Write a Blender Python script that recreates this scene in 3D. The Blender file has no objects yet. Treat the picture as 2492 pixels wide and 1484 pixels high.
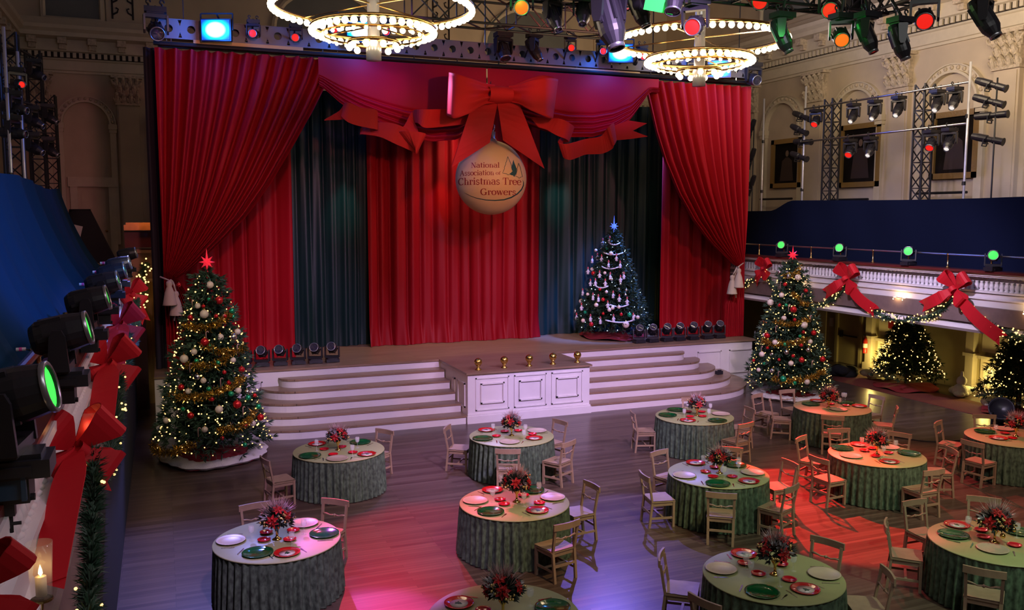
import bpy, math, random
import numpy as np
from mathutils import Matrix, Vector, Euler
random.seed(7)
rng = np.random.default_rng(7)
S = bpy.context.scene
COL = S.collection
PI = math.pi
# ---------------------------------------------------------------- camera
CAM = Vector((0.0, 0.0, 5.1))
FPX = 2130.0
PITCH, YAW = math.radians(5.897), math.radians(21.789)
cam = bpy.data.cameras.new('camera'); cam.sensor_width = 36; cam.lens = 36*FPX/2492
cam.clip_start = 0.05; cam.clip_end = 200
camo = bpy.data.objects.new('camera', cam); COL.objects.link(camo)
camo.location = CAM; camo.rotation_euler = (PI/2-PITCH, 0, -YAW)
S.camera = camo
# ---------------------------------------------------------------- view, world
S.view_settings.view_transform = 'Standard'; S.view_settings.look = 'None'
S.view_settings.gamma = 1; S.view_settings.use_curve_mapping = False
S.view_settings.exposure = 0.0
W = bpy.data.worlds.new('hall_world'); S.world = W; W.use_nodes = True
W.node_tree.nodes['Background'].inputs[0].default_value = (0.30, 0.26, 0.30, 1)
W.node_tree.nodes['Background'].inputs[1].default_value = 0.030
S.cycles.use_denoising = True
S.cycles.sample_clamp_indirect = 3.0
S.cycles.max_bounces = 6; S.cycles.diffuse_bounces = 3; S.cycles.glossy_bounces = 3
S.cycles.transmission_bounces = 4; S.cycles.transparent_max_bounces = 8
S.cycles.caustics_reflective = False; S.cycles.caustics_refractive = False

def lamp(name, kind, loc, color, power, aim=None, angle=40, blend=0.4, size=0.1):
    l = bpy.data.lights.new(name, kind); l.color = color; l.energy = power
    if kind == 'SPOT':
        l.spot_size = math.radians(angle); l.spot_blend = blend; l.shadow_soft_size = size
    elif kind == 'AREA':
        l.shape = 'RECTANGLE'; l.size = size[0]; l.size_y = size[1]
    else: l.shadow_soft_size = size
    o = bpy.data.objects.new(name, l); COL.objects.link(o); o.location = loc
    if aim is not None:
        o.rotation_euler = (Vector(aim)-Vector(loc)).to_track_quat('-Z', 'Y').to_euler()
    return o
RED=(1,.06,.05); PINK=(1,.16,.22); MAG=(1,.12,.75); BLUE=(.16,.2,1); LILAC=(.80,.55,1); WARM=(1,.72,.42); GREEN=(.1,1,.25); AMBER=(1,.5,.16)
# general warm glow of the two chandeliers
for p in ((3.35,14.5,8.0),(9.7,14.66,8.0)):
    lamp('chandelier_light','POINT',p,(1,.74,.48),170,size=.9)
# house light washing the right wall and cornice, and the back wall faintly
lamp('wall_wash_light','AREA',(16.2,17.5,9.6),(1,.78,.52),380,aim=(21.8,21.5,9.6),size=(9,.5))
lamp('cove_light','AREA',(13.0,30.5,9.3),(1,.66,.36),110,aim=(12.5,35.4,12.5),size=(10,.4))
lamp('back_wall_light','POINT',(-.9,30.5,5.6),(1,.72,.42),5,size=.4)
# stage front wash
lamp('step_wash_light','SPOT',(6.2,6.5,9.2),(.74,.48,1),6400,aim=(7.2,21.0,.6),angle=52,blend=.6,size=.25)
lamp('step_wash_light','SPOT',(12.2,8.5,9.2),(.74,.48,1),4600,aim=(11.4,21.2,.7),angle=40,blend=.6,size=.25)
lamp('apron_light','SPOT',(13.2,10.5,9.0),(.66,.68,1),1500,aim=(8.6,20.0,.7),angle=20,blend=.5,size=.2)
lamp('apron_side_light','SPOT',(-.6,12.5,4.6),(1,.40,.28),700,aim=(6.9,21.0,.7),angle=16,blend=.6,size=.1)
lamp('stage_deck_light','SPOT',(8.5,23.9,8.9),WARM,800,aim=(8.5,23.9,1.2),angle=95,blend=.7,size=.3)
# curtains
lamp('curtain_wash_light','SPOT',(1.5,12.0,8.8),(1,.30,.36),1250,aim=(1.6,23.0,6.0),angle=48,blend=.7,size=.3)
lamp('curtain_wash_light','SPOT',(15.2,12.0,8.8),(1,.30,.34),1150,aim=(15.4,23.0,5.6),angle=42,blend=.7,size=.3)
lamp('curtain_wash_light','SPOT',(8.4,12.0,8.9),(1,.25,.28),950,aim=(8.4,24.5,4.6),angle=50,blend=.7,size=.3)
lamp('swag_light','SPOT',(4.2,13.0,9.0),(.80,.10,1),1500,aim=(5.3,23.0,8.4),angle=13,blend=.9,size=.2)
lamp('swag_light','SPOT',(12.2,13.0,9.0),(.80,.10,1),1500,aim=(12.0,23.0,8.3),angle=15,blend=.9,size=.2)
lamp('ornament_light','SPOT',(7.9,11.0,8.6),(1,.66,.34),1000,aim=(8.35,22.2,6.0),angle=11,blend=.5,size=.2)
lamp('ribbon_light','SPOT',(8.4,11.5,8.8),(1,.09,.07),1300,aim=(8.4,22.4,7.2),angle=42,blend=.9,size=.2)
lamp('green_curtain_light','SPOT',(5.15,23.5,7.7),(.2,.9,.85),330,aim=(4.95,25.4,5.3),angle=22,blend=1,size=.1)
lamp('green_curtain_light','SPOT',(11.7,23.5,7.7),(.2,.9,.85),330,aim=(11.75,25.4,5.6),angle=22,blend=1,size=.1)
lamp('red_curtain_spot','SPOT',(7.5,23.3,7.9),(1,.02,.03),420,aim=(7.72,25.0,5.55),angle=18,blend=1,size=.1)
lamp('stage_tree_light','SPOT',(14.7,23.45,8.3),(.10,.24,1),6000,aim=(13.3,24.4,3.4),angle=34,blend=.6,size=.1)
lamp('stage_tree_light','SPOT',(8.0,12.0,8.9),(.5,.7,1),900,aim=(13.2,24.4,3.2),angle=14,blend=.6,size=.1)
# floor pools and table washes, from the heads on the stage truss and the overhead truss
lamp('red_floor_spot','SPOT',(13.9,22.3,9.2),(1,.015,.01),52000,aim=(10.55,12.0,0),angle=13,blend=.1,size=.06)
lamp('red_floor_spot','SPOT',(5.2,22.3,9.3),(1,.03,.10),8500,aim=(3.6,12.0,0),angle=19,blend=.5,size=.06)
lamp('magenta_floor_spot','SPOT',(1.6,21.8,9.3),(.8,.12,1),24000,aim=(2.45,9.8,0),angle=9,blend=.5,size=.06)
lamp('blue_floor_spot','SPOT',(12.0,22.3,9.3),(.26,.18,1),4200,aim=(6.7,11.2,0),angle=15,blend=.2,size=.06)
lamp('blue_floor_spot','SPOT',(.6,22.0,9.3),(.26,.28,1),6000,aim=(-.1,12.0,0),angle=26,blend=.8,size=.1)
lamp('pink_floor_spot','SPOT',(16.6,22.3,9.2),(1,.07,.06),10000,aim=(13.0,11.0,0),angle=30,blend=.8,size=.1)
lamp('lilac_floor_spot','SPOT',(6.5,22.0,9.3),(.50,.36,1),3400,aim=(6.8,15.6,0),angle=44,blend=.8,size=.1)
lamp('table_wash_light','SPOT',(2.0,5.0,8.8),(.85,.50,1),2800,aim=(2.2,12.5,.7),angle=34,blend=.8,size=.2)
lamp('table_wash_light','SPOT',(6.4,4.5,9.0),(1,.62,.30),2100,aim=(5.6,12.6,.7),angle=36,blend=.8,size=.2)
lamp('table_wash_light','SPOT',(10.2,3.5,9.0),(.74,1,.6),1500,aim=(9.6,9.8,.7),angle=44,blend=.8,size=.2)
lamp('table_wash_light','SPOT',(12.6,5.5,9.0),(1,.58,.36),2100,aim=(12.8,13.4,.7),angle=46,blend=.8,size=.2)
lamp('front_fill_light','AREA',(6.5,.5,9.6),(.95,.95,.92),270,aim=(7.5,13,0),size=(9,1.2))  # added fill to lift the table skirts; no fixture hangs there
lamp('wall_foot_light','SPOT',(19.7,14.5,4.6),(.5,.62,1),120,aim=(21.8,16.6,6.2),angle=46,blend=.9,size=.1)
# balconies
lamp('balcony_right_light','SPOT',(9.5,13.2,8.8),(.80,.66,1),4600,aim=(17.5,18.0,3.2),angle=52,blend=.7,size=.2)
lamp('drape_right_light','SPOT',(12.5,10.2,8.8),(.10,.2,1),500,aim=(18.8,17.2,4.9),angle=42,blend=.9,size=.2)
lamp('drape_left_light','SPOT',(3.6,9.0,8.8),(.05,.26,1),2400,aim=(-2.0,14.2,4.6),angle=46,blend=.8,size=.2)
lamp('balcony_left_light','SPOT',(4.8,4.2,8.6),(1,.50,.85),260,aim=(-.7,6.6,3.7),angle=60,blend=.7,size=.2)
lamp('bow_left_light','SPOT',(5.0,10.0,8.2),(1,.42,.42),330,aim=(-.5,9.0,3.7),angle=66,blend=.8,size=.2)
lamp('left_tree_light','SPOT',(-.2,10.0,7.6),(1,.80,.62),1100,aim=(.9,19.2,2.2),angle=22,blend=.6,size=.2)
lamp('right_tree_light','SPOT',(12.6,11.0,8.2),(1,.80,.70),1000,aim=(16.4,19.6,2.2),angle=22,blend=.6,size=.2)
# ---------------------------------------------------------------- placing: a point seen at a picture position, on a real plane
_cy,_sy,_cp,_sp = math.cos(YAW),math.sin(YAW),math.cos(PITCH),math.sin(PITCH)
_fw = Vector((_sy*_cp,_cy*_cp,-_sp)); _rt = Vector((_cy,-_sy,0)); _up = _rt.cross(_fw)
def ray(x,y): return _fw+_rt*((x-1246)/FPX)-_up*((y-742)/FPX)
def at_z(x,y,z=0): d=ray(x,y); return CAM+d*((z-CAM.z)/d.z)
def at_y(x,y,Y): d=ray(x,y); return CAM+d*(Y/d.y)
def at_x(x,y,X): d=ray(x,y); return CAM+d*(X/d.x)
def at_d(x,y,D): return CAM+ray(x,y)*D
# ---------------------------------------------------------------- materials
MATS = {}
def nodes_of(name):
    m = bpy.data.materials.new(name); m.use_nodes = True
    return m, m.node_tree.nodes, m.node_tree.links, m.node_tree.nodes['Principled BSDF']
def mat(name, col, rough=.5, metal=0, spec=.5, sheen=0, var=0, scale=8, trans=0, alpha=1, bump=0, coat=0, stretch=None):
    if name in MATS: return MATS[name]
    m,N,L,b = nodes_of(name); c=(*col,1)
    b.inputs['Base Color'].default_value = c; b.inputs['Roughness'].default_value = rough
    b.inputs['Metallic'].default_value = metal; b.inputs['Specular IOR Level'].default_value = spec
    if sheen:
        b.inputs['Sheen Weight'].default_value = sheen; b.inputs['Sheen Roughness'].default_value=.35
        b.inputs['Sheen Tint'].default_value = tuple(min(1,x*1.6+.08) for x in col)+(1,)
    if trans: b.inputs['Transmission Weight'].default_value = trans
    if coat: b.inputs['Coat Weight'].default_value = coat
    if alpha<1: b.inputs['Alpha'].default_value = alpha
    if var or bump:
        tc=N.new('ShaderNodeTexCoord'); nz=N.new('ShaderNodeTexNoise'); nz.inputs['Scale'].default_value=scale; nz.inputs['Detail'].default_value=4
        src=tc.outputs['Object']
        if stretch:
            mp=N.new('ShaderNodeMapping'); mp.inputs['Scale'].default_value=stretch; L.new(src,mp.inputs[0]); src=mp.outputs[0]
        L.new(src,nz.inputs['Vector'])
        if var:
            r=N.new('ShaderNodeValToRGB'); e=r.color_ramp.elements
            e[0].position=.3; e[1].position=.7
            e[0].color=(*[x*(1-var) for x in col],1); e[1].color=(*[min(1,x*(1+var)) for x in col],1)
            L.new(nz.outputs['Fac'],r.inputs[0]); L.new(r.outputs[0],b.inputs['Base Color'])
        if bump:
            bp=N.new('ShaderNodeBump'); bp.inputs['Strength'].default_value=bump; bp.inputs['Distance'].default_value=.02
            L.new(nz.outputs['Fac'],bp.inputs['Height']); L.new(bp.outputs[0],b.inputs['Normal'])
    MATS[name]=m; return m
def glow(name, col, strength, sample=False):
    if name in MATS: return MATS[name]
    m,N,L,b = nodes_of(name); b.inputs['Base Color'].default_value=(*[x*.4 for x in col],1)
    b.inputs['Emission Color'].default_value=(*col,1); b.inputs['Emission Strength'].default_value=strength
    if not sample: m.cycles.emission_sampling='NONE'
    MATS[name]=m; return m
def planks(name, c1, c2, w, length, rough, rot=0):
    m,N,L,b = nodes_of(name)
    tc=N.new('ShaderNodeTexCoord'); mp=N.new('ShaderNodeMapping'); mp.inputs['Rotation'].default_value=(0,0,rot)
    L.new(tc.outputs['Object'],mp.inputs[0])
    br=N.new('ShaderNodeTexBrick'); br.inputs['Scale'].default_value=1; br.inputs['Brick Width'].default_value=length
    br.inputs['Row Height'].default_value=w; br.inputs['Mortar Size'].default_value=.0022; br.inputs['Bias'].default_value=0
    br.inputs['Color1'].default_value=(*c1,1); br.inputs['Color2'].default_value=(*c2,1); br.inputs['Mortar'].default_value=(*[x*.35 for x in c1],1)
    br.offset=.37; br.offset_frequency=3; L.new(mp.outputs[0],br.inputs['Vector'])
    m2=N.new('ShaderNodeMapping'); m2.inputs['Scale'].default_value=(.7,14,1); L.new(mp.outputs[0],m2.inputs[0])
    nz=N.new('ShaderNodeTexNoise'); nz.inputs['Scale'].default_value=1.6; nz.inputs['Detail'].default_value=6; L.new(m2.outputs[0],nz.inputs['Vector'])
    rp=N.new('ShaderNodeValToRGB'); rp.color_ramp.elements[0].position=.3; rp.color_ramp.elements[1].position=.72
    rp.color_ramp.elements[0].color=(.70,.70,.70,1); rp.color_ramp.elements[1].color=(1.1,1.1,1.1,1); L.new(nz.outputs['Fac'],rp.inputs[0])
    mx=N.new('ShaderNodeMix'); mx.data_type='RGBA'; mx.blend_type='MULTIPLY'; mx.inputs[0].default_value=1
    L.new(br.outputs['Color'],mx.inputs[6]); L.new(rp.outputs[0],mx.inputs[7]); L.new(mx.outputs[2],b.inputs['Base Color'])
    b.inputs['Roughness'].default_value=rough; b.inputs['Specular IOR Level'].default_value=.32
    bp=N.new('ShaderNodeBump'); bp.inputs['Strength'].default_value=.05; bp.inputs['Distance'].default_value=.01
    L.new(br.outputs['Fac'],bp.inputs['Height']); bp.invert=True; L.new(bp.outputs[0],b.inputs['Normal'])
    return m
# ---------------------------------------------------------------- mesh builder
class MB:
    def __init__(s): s.v=[]; s.f=[]; s.m=[]; s.mi=0
    def add(s, vs, fs):
        o=len(s.v); s.v.extend([tuple(p) for p in vs]); s.f.extend([tuple(i+o for i in q) for q in fs]); s.m.extend([s.mi]*len(fs)); return s
    def box(s, c, d, R=None):
        hx,hy,hz=d[0]/2,d[1]/2,d[2]/2
        vs=[Vector((x,y,z)) for x in(-hx,hx) for y in(-hy,hy) for z in(-hz,hz)]
        if R is not None: vs=[R@p for p in vs]
        c=Vector(c)
        return s.add([p+c for p in vs],[(0,1,3,2),(4,6,7,5),(0,4,5,1),(2,3,7,6),(0,2,6,4),(1,5,7,3)])
    def bar(s, a, b, w, h=None, up=(0,0,1)):
        a,b=Vector(a),Vector(b); d=b-a; l=d.length; z=d/l; u=Vector(up)
        x=u.cross(z)
        if x.length<1e-4: x=Vector((1,0,0)).cross(z)
        x.normalize(); y=z.cross(x); R=Matrix((x,y,z)).transposed()
        return s.box((a+b)/2,(w,h or w,l),R)
    def tube(s, pts, r, n=8, cap=True, closed=False):
        pts=[Vector(p) for p in pts]; k=len(pts); rs=r if hasattr(r,'__len__') else [r]*k
        vs=[]; fs=[]; prev=None
        for i,p in enumerate(pts):
            if closed: t=pts[(i+1)%k]-pts[i-1]
            else: t=pts[min(i+1,k-1)]-pts[max(i-1,0)]
            t.normalize()
            if prev is None:
                x=t.orthogonal().normalized()
            else:
                x=prev-t*prev.dot(t)
                if x.length<1e-5: x=t.orthogonal()
                x.normalize()
            prev=x; y=t.cross(x)
            for j in range(n):
                a=2*PI*j/n; vs.append(p+(x*math.cos(a)+y*math.sin(a))*rs[i])
        for i in range(k if closed else k-1):
            for j in range(n):
                a=i*n+j; b=i*n+(j+1)%n; c=((i+1)%k)*n+(j+1)%n; d=((i+1)%k)*n+j
                fs.append((a,b,c,d))
        if cap and not closed: fs.append(tuple(range(n-1,-1,-1))); fs.append(tuple((k-1)*n+j for j in range(n)))
        return s.add(vs,fs)
    def lathe(s, prof, n=16, c=(0,0,0), R=None, cap=True):
        vs=[];fs=[];c=Vector(c)
        for r,z in prof:
            for j in range(n):
                a=2*PI*j/n; p=Vector((r*math.cos(a),r*math.sin(a),z)); vs.append((R@p if R is not None else p)+c)
        for i in range(len(prof)-1):
            for j in range(n):
                fs.append((i*n+j,i*n+(j+1)%n,(i+1)*n+(j+1)%n,(i+1)*n+j))
        if cap:
            if prof[0][0]>1e-6: fs.append(tuple(range(n-1,-1,-1)))
            if prof[-1][0]>1e-6: fs.append(tuple((len(prof)-1)*n+j for j in range(n)))
        return s.add(vs,fs)
    def grid(s, fn, nu, nv, closed=False):
        vs=[];fs=[]; m=nu if closed else nu+1
        for j in range(nv+1):
            for i in range(m): vs.append(fn(i/nu,j/nv))
        for j in range(nv):
            for i in range(nu):
                a=j*m+i; b=j*m+(i+1)%m; fs.append((a,b,b+m,a+m))
        return s.add(vs,fs)
    def ball(s, c, r, n=8, k=5, sc=(1,1,1)):
        c=Vector(c); vs=[c+Vector((0,0,-r*sc[2]))]; fs=[]
        for i in range(1,k):
            t=-PI/2+PI*i/k
            for j in range(n):
                a=2*PI*j/n; vs.append(c+Vector((r*math.cos(t)*math.cos(a)*sc[0],r*math.cos(t)*math.sin(a)*sc[1],r*math.sin(t)*sc[2])))
        vs.append(c+Vector((0,0,r*sc[2]))); e=len(vs)-1
        for j in range(n): fs.append((0,1+(j+1)%n,1+j)); fs.append((e,e-n+j,e-n+(j+1)%n))
        for i in range(k-2):
            for j in range(n): a=1+i*n+j; b=1+i*n+(j+1)%n; fs.append((a,b,b+n,a+n))
        return s.add(vs,fs)
    def poly(s, pts, thick, nrm):
        """a flat outline given real thickness along nrm"""
        n=len(pts); nv=Vector(nrm)*thick; a=[Vector(p) for p in pts]
        return s.add(a+[p+nv for p in a],[tuple(range(n-1,-1,-1)),tuple(range(n,2*n))]+[(i,(i+1)%n,n+(i+1)%n,n+i) for i in range(n)])
def mesh_of(name, b, mats, smooth=False):
    me=bpy.data.meshes.new(name); me.from_pydata(b.v,[],b.f)
    for m in (mats if isinstance(mats,(list,tuple)) else [mats]): me.materials.append(m)
    if isinstance(mats,(list,tuple)): me.polygons.foreach_set('material_index',b.m)
    if smooth: me.polygons.foreach_set('use_smooth',[True]*len(me.polygons))
    me.update(); return me
def put(name, data, parent=None, loc=(0,0,0), rot=(0,0,0), scale=(1,1,1)):
    o=bpy.data.objects.new(name,data); COL.objects.link(o); o.location=loc; o.rotation_euler=rot; o.scale=scale
    if parent is not None: o.parent=parent
    return o
def mk(name, b, m, parent=None, smooth=False, loc=(0,0,0), rot=(0,0,0)):
    return put(name, mesh_of(name,b,m,smooth), parent, loc, rot)
LABELS={}
def tag(o,label,cat,group=None,kind=None):
    n=len(label.split())
    if not 4<=n<=16: print('LABEL WORDS',n,label)
    if label in LABELS: print('DUP LABEL',label)
    LABELS[label]=group
    o['label']=label; o['category']=cat
    if group: o['group']=group
    if kind: o['kind']=kind
    return o
def thing(name,label,cat,loc=(0,0,0),rotz=0,group=None,rot=None):
    o=bpy.data.objects.new(name,None); COL.objects.link(o); o.location=loc; o.rotation_euler=rot or (0,0,rotz); o.empty_display_size=.1
    return tag(o,label,cat,group)
def struct(name,b,m,smooth=False,label=None):
    o=mk(name,b,m,None,smooth); o['kind']='structure'
    return o
def stuff(o): o['kind']='stuff'; return o
def dup(root,label,loc,rotz=0,group=None,scale=None,rot=None):
    r=root.copy(); COL.objects.link(r); r.location=loc; r.rotation_euler=rot or (0,0,rotz)
    if scale: r.scale=(scale,)*3
    tag(r,label,root['category'],group or root.get('group'))
    for ch in root.children:
        c=ch.copy(); COL.objects.link(c); c.parent=r
        for g in ch.children:
            d=g.copy(); COL.objects.link(d); d.parent=c
    return r
ORD=['first','second','third','fourth','fifth','sixth','seventh','eighth','ninth','tenth','eleventh','twelfth','thirteenth','fourteenth','fifteenth','sixteenth','seventeenth','eighteenth','nineteenth','twentieth']
def nth(i):
    if i<20: return ORD[i]
    t=['twenty','thirty','forty','fifty','sixty'][(i+1)//10-2] if (i+1)%10 else None
    if t is None: return ['twentieth','thirtieth','fortieth','fiftieth','sixtieth'][(i+1)//10-2]
    return t+'-'+ORD[(i+1)%10-1]
def tufts(b, pts, dirs, length, blades=7, width=.012, spread=.9):
    """needle sprays: narrow triangles fanned around each direction"""
    n=len(pts); P=np.asarray(pts,float); Dn=np.asarray(dirs,float); Dn/=np.linalg.norm(Dn,axis=1)[:,None]+1e-9
    V=[];o=len(b.v)
    for k in range(blades):
        r=rng.normal(size=(n,3)); d=Dn+r*spread*.45; d/=np.linalg.norm(d,axis=1)[:,None]
        side=np.cross(d,rng.normal(size=(n,3))); side/=np.linalg.norm(side,axis=1)[:,None]+1e-9
        L=(length*rng.uniform(.6,1.15,n))[:,None] if np.isscalar(length) else (length*rng.uniform(.6,1.15,n))[:,None]
        base=P; tip=P+d*L; mid=P+d*L*.45
        V.append(np.stack([base,mid+side*width,tip,mid-side*width],1))
    V=np.concatenate(V).reshape(-1,3)
    b.v.extend(map(tuple,V)); q=len(V)//4
    b.f.extend([(o+4*i,o+4*i+1,o+4*i+2,o+4*i+3) for i in range(q)]); b.m.extend([b.mi]*q)
    return b
# ================================================================ the hall
M_floor = planks('floor_oak',(.066,.040,.032),(.125,.085,.068),.085,1.9,.28)
M_deck = planks('stage_oak',(.24,.155,.10),(.30,.20,.13),.09,2.2,.34)
M_plaster = mat('cream_plaster',(.56,.46,.34),.85,var=.08,scale=1.2)
M_olive = mat('olive_plaster',(.40,.34,.19),.8,var=.1,scale=1.5)
M_trim = mat('cream_trim',(.62,.54,.41),.7,var=.05,scale=4)
M_carve = mat('carved_stone',(.52,.43,.32),.8,var=.25,scale=14,bump=.4)
M_white = mat('white_paint',(.66,.62,.63),.45,var=.03,scale=3)
M_shade = mat('painted_shade',(.035,.025,.02),.9)  # near-black colour for painted shade in gaps and unlit areas
M_grey = mat('grey_lunette',(.16,.17,.17),.8,var=.1,scale=1)
M_iron = mat('black_scroll',(.02,.015,.02),.7)
M_redwood = mat('dark_red_handrail',(.10,.018,.015),.3,coat=.4)
M_umber = mat('umber_fascia',(.16,.11,.10),.6,var=.1)
M_black = mat('black_metal',(.012,.012,.014),.45)
M_bplast = mat('black_plastic',(.016,.015,.02),.38)
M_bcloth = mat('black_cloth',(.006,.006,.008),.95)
M_chrome = mat('chrome',(.75,.75,.78),.12,1)
M_alu = mat('aluminium',(.62,.63,.66),.3,1)
M_brass = mat('brass',(.62,.42,.16),.25,1)
M_gold = mat('polished_gold',(.85,.56,.16),.13,1)
YB, XR, XL, ZC = 35.5, 21.8, -5.0, 16.0
def slab(name,x0,x1,y0,y1,z0,z1,m): return struct(name,MB().box(((x0+x1)/2,(y0+y1)/2,(z0+z1)/2),(x1-x0,y1-y0,z1-z0)),m)
slab('floor',XL-.3,XR+.3,-4.3,YB+.3,-.3,0,M_floor)
slab('wall_right',XR,XR+.3,-4,YB,0,ZC,M_plaster)
slab('wall_left',XL-.3,XL,-4,YB,0,ZC,M_plaster)
slab('wall_back',XL-.3,XR+.3,YB,YB+.3,0,ZC,M_plaster)
slab('wall_front',XL-.3,XR+.3,-4.3,-4,0,ZC,M_plaster)
slab('ceiling',XL-.3,XR+.3,-4.3,YB+.3,ZC,ZC+.3,M_plaster)
# frames: u along the wall, w out of the wall, z up
def wr(u,w,z): return Vector((XR-w,u,z))
def wb(u,w,z): return Vector((u,YB-w,z))
def wl(u,w,z): return Vector((XL+w,u,z))
def wbox(b,T,u0,u1,w0,w1,z0,z1):
    vs=[T(u,w,z) for u in(u0,u1) for w in(w0,w1) for z in(z0,z1)]
    return b.add(vs,[(0,1,3,2),(4,6,7,5),(0,4,5,1),(2,3,7,6),(0,2,6,4),(1,5,7,3)])
def prism(b,T,prof,u0,u1):
    n=len(prof); vs=[T(u0,w,z) for w,z in prof]+[T(u1,w,z) for w,z in prof]
    return b.add(vs,[tuple(range(n)),tuple(range(2*n-1,n-1,-1))]+[(i,(i+1)%n,n+(i+1)%n,n+i) for i in range(n)])
NT=[0]
def trim(b,m,smooth=False):
    NT[0]+=1; return struct('trim_%d'%NT[0],b,m,smooth)
CORN=[(0,10.1),(.10,10.1),(.10,10.18),(.16,10.2),(.16,10.52),(.22,10.55),(.22,10.60),(.30,10.78),(.42,10.82),(.46,11.2),(.80,11.26),(.80,11.40),(.92,11.5),(.95,11.62),(.55,11.70),(.35,11.95),(0,11.95)]
dent=mesh_of('dentil',MB().box((0,0,0),(.12,.11,.17)),M_trim)
gap=mesh_of('dentil_gap_shade',MB().box((0,0,0),(.02,.09,.17)),M_shade)
def cornice(T,u0,u1,v0,v1,rot):
    c=trim(prism(MB(),T,CORN,u0,u1),M_trim)
    b=MB(); wbox(b,T,u0,u1,.21,.312,10.60,10.785); g=mk('dentil_shade_strip',b,M_shade,c)  # dark strip painting the shade between the dentils
    u=v0
    while u<v1:
        o=put('dentil',dent,c,T(u,.315,10.695),(0,0,rot)); u+=.2
    b=MB(); u=v0+.3
    while u<v1:
        wbox(b,T,u-.14,u+.14,.40,.74,11.02,11.24); wbox(b,T,u-.11,u+.11,.40,.58,10.86,11.02); u+=.95
    mk('modillion_row',b,M_carve,c)
    return c
cornice(wr,-4,YB,12,34.6,0)
cornice(wb,XL,XR,-4.2,20.5,PI/2)
cornice(wl,-4,YB,28,34.5,0)
def archway(T,u,R,zs,zb,name=None):
    """a moulded arch with a carved band standing proud of the wall"""
    b=MB(); n=20
    for r0,r1,w0 in ((R*.77,R*.83,.20),(R*.83,R*.97,.10),(R*.97,R,.16)):
        vs=[];fs=[]
        for i in range(n+1):
            a=PI*i/n; c,s_=math.cos(a),math.sin(a)
            vs+=[T(u+r0*c,0,zs+r0*s_),T(u+r0*c,w0,zs+r0*s_),T(u+r1*c,w0,zs+r1*s_),T(u+r1*c,0,zs+r1*s_)]
        for i in range(n):
            for k in range(3): q=i*4+k; fs.append((q,q+1,q+5,q+4))
        b.add(vs,fs)
    for sg in(-1,1):
        wbox(b,T,u+sg*R*.885-R*.105,u+sg*R*.885+R*.105,0,.12,zb,zs-.18)
        wbox(b,T,u+sg*R*.885-R*.15,u+sg*R*.885+R*.15,0,.2,zs-.18,zs)
        wbox(b,T,u+sg*R*.885-R*.13,u+sg*R*.885+R*.13,0,.16,zs-.3,zs-.18)
    o=trim(b,M_trim)
    k=MB()
    for i in range(15):
        a=PI*(i+.5)/15; p=T(u+R*.9*math.cos(a),.11,zs+R*.9*math.sin(a)); k.ball(p,R*.055,6,4)
    mk('carved_band',k,M_carve,o); return o
def pilaster(T,u,w,z0,z1=10.1,cap=1.0):
    b=MB(); zc=z1-cap
    wbox(b,T,u-w/2,u+w/2,0,.16,z0,zc); wbox(b,T,u-w*.42,u+w*.42,.16,.19,z0+.5,zc-.1)
    o=trim(b,M_plaster)
    c=MB()
    wbox(c,T,u-w*.56,u+w*.56,0,.24,zc-.05,zc+.03); wbox(c,T,u-w*.52,u+w*.52,0,.2,zc+.03,z1-.1); wbox(c,T,u-w*.72,u+w*.72,0,.34,z1-.1,z1)
    for row,(zz,r) in enumerate(((zc+.22,.13),(zc+.5,.13),(z1-.24,.15))):
        for k in range(4 if row!=1 else 3):
            uu=u+(k-(1.5 if row!=1 else 1))*w*.32; z0_=zz-.22
            c.tube([T(uu,.17,z0_),T(uu,.21,z0_+.14),T(uu,.27,z0_+.27),T(uu,.36,z0_+.33),T(uu,.40,z0_+.27)],[.075,.095,.085,.06,.02],6)
            for sg in(-1,1): c.tube([T(uu+sg*.06,.2,z0_+.05),T(uu+sg*.11,.26,z0_+.16),T(uu+sg*.10,.31,z0_+.2)],[.04,.04,.015],5)
    for sg in(-1,1): c.tube([T(u+sg*w*.35,.22,z1-.42),T(u+sg*w*.62,.3,z1-.3),T(u+sg*w*.7,.3,z1-.18),T(u+sg*w*.56,.32,z1-.16)],[.05,.05,.04,.03],6)
    mk('leafy_capital',c,M_carve,o); return o
for u in (27.1,23.35,19.55,15.8): archway(wr,u,1.2,8.3,5.2)
for u in (29.1,25.3,21.5,17.7,13.9): pilaster(wr,u,.8,3.0)
archway(wb,-2.35,.98,8.35,4.0); archway(wb,.75,.98,8.35,4.0)
pilaster(wb,-.95,.72,3.2); pilaster(wb,-3.85,.72,3.2)
for u in (17.2,20.2): pilaster(wb,u,.72,3.2)
# door behind the left balcony
b=MB(); wbox(b,wb,-2.98,-2.74,0,.14,3.2,6.4); wbox(b,wb,-1.72,-1.48,0,.14,3.2,6.4); wbox(b,wb,-3.04,-1.42,0,.17,6.1,6.45)
d=struct('door_1',b,M_trim)
b=MB(); wbox(b,wb,-2.74,-1.72,0,.05,3.2,6.1)
for z0,z1 in((3.5,4.6),(4.8,5.9)):
    for u0,u1 in((-2.62,-2.28),(-2.18,-1.84)): wbox(b,wb,u0,u1,.05,.075,z0,z1)
mk('door_leaf',b,M_plaster,d)
mk('door_handle',MB().ball(wb(-1.84,.09,4.5),.05),M_brass,d)
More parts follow.
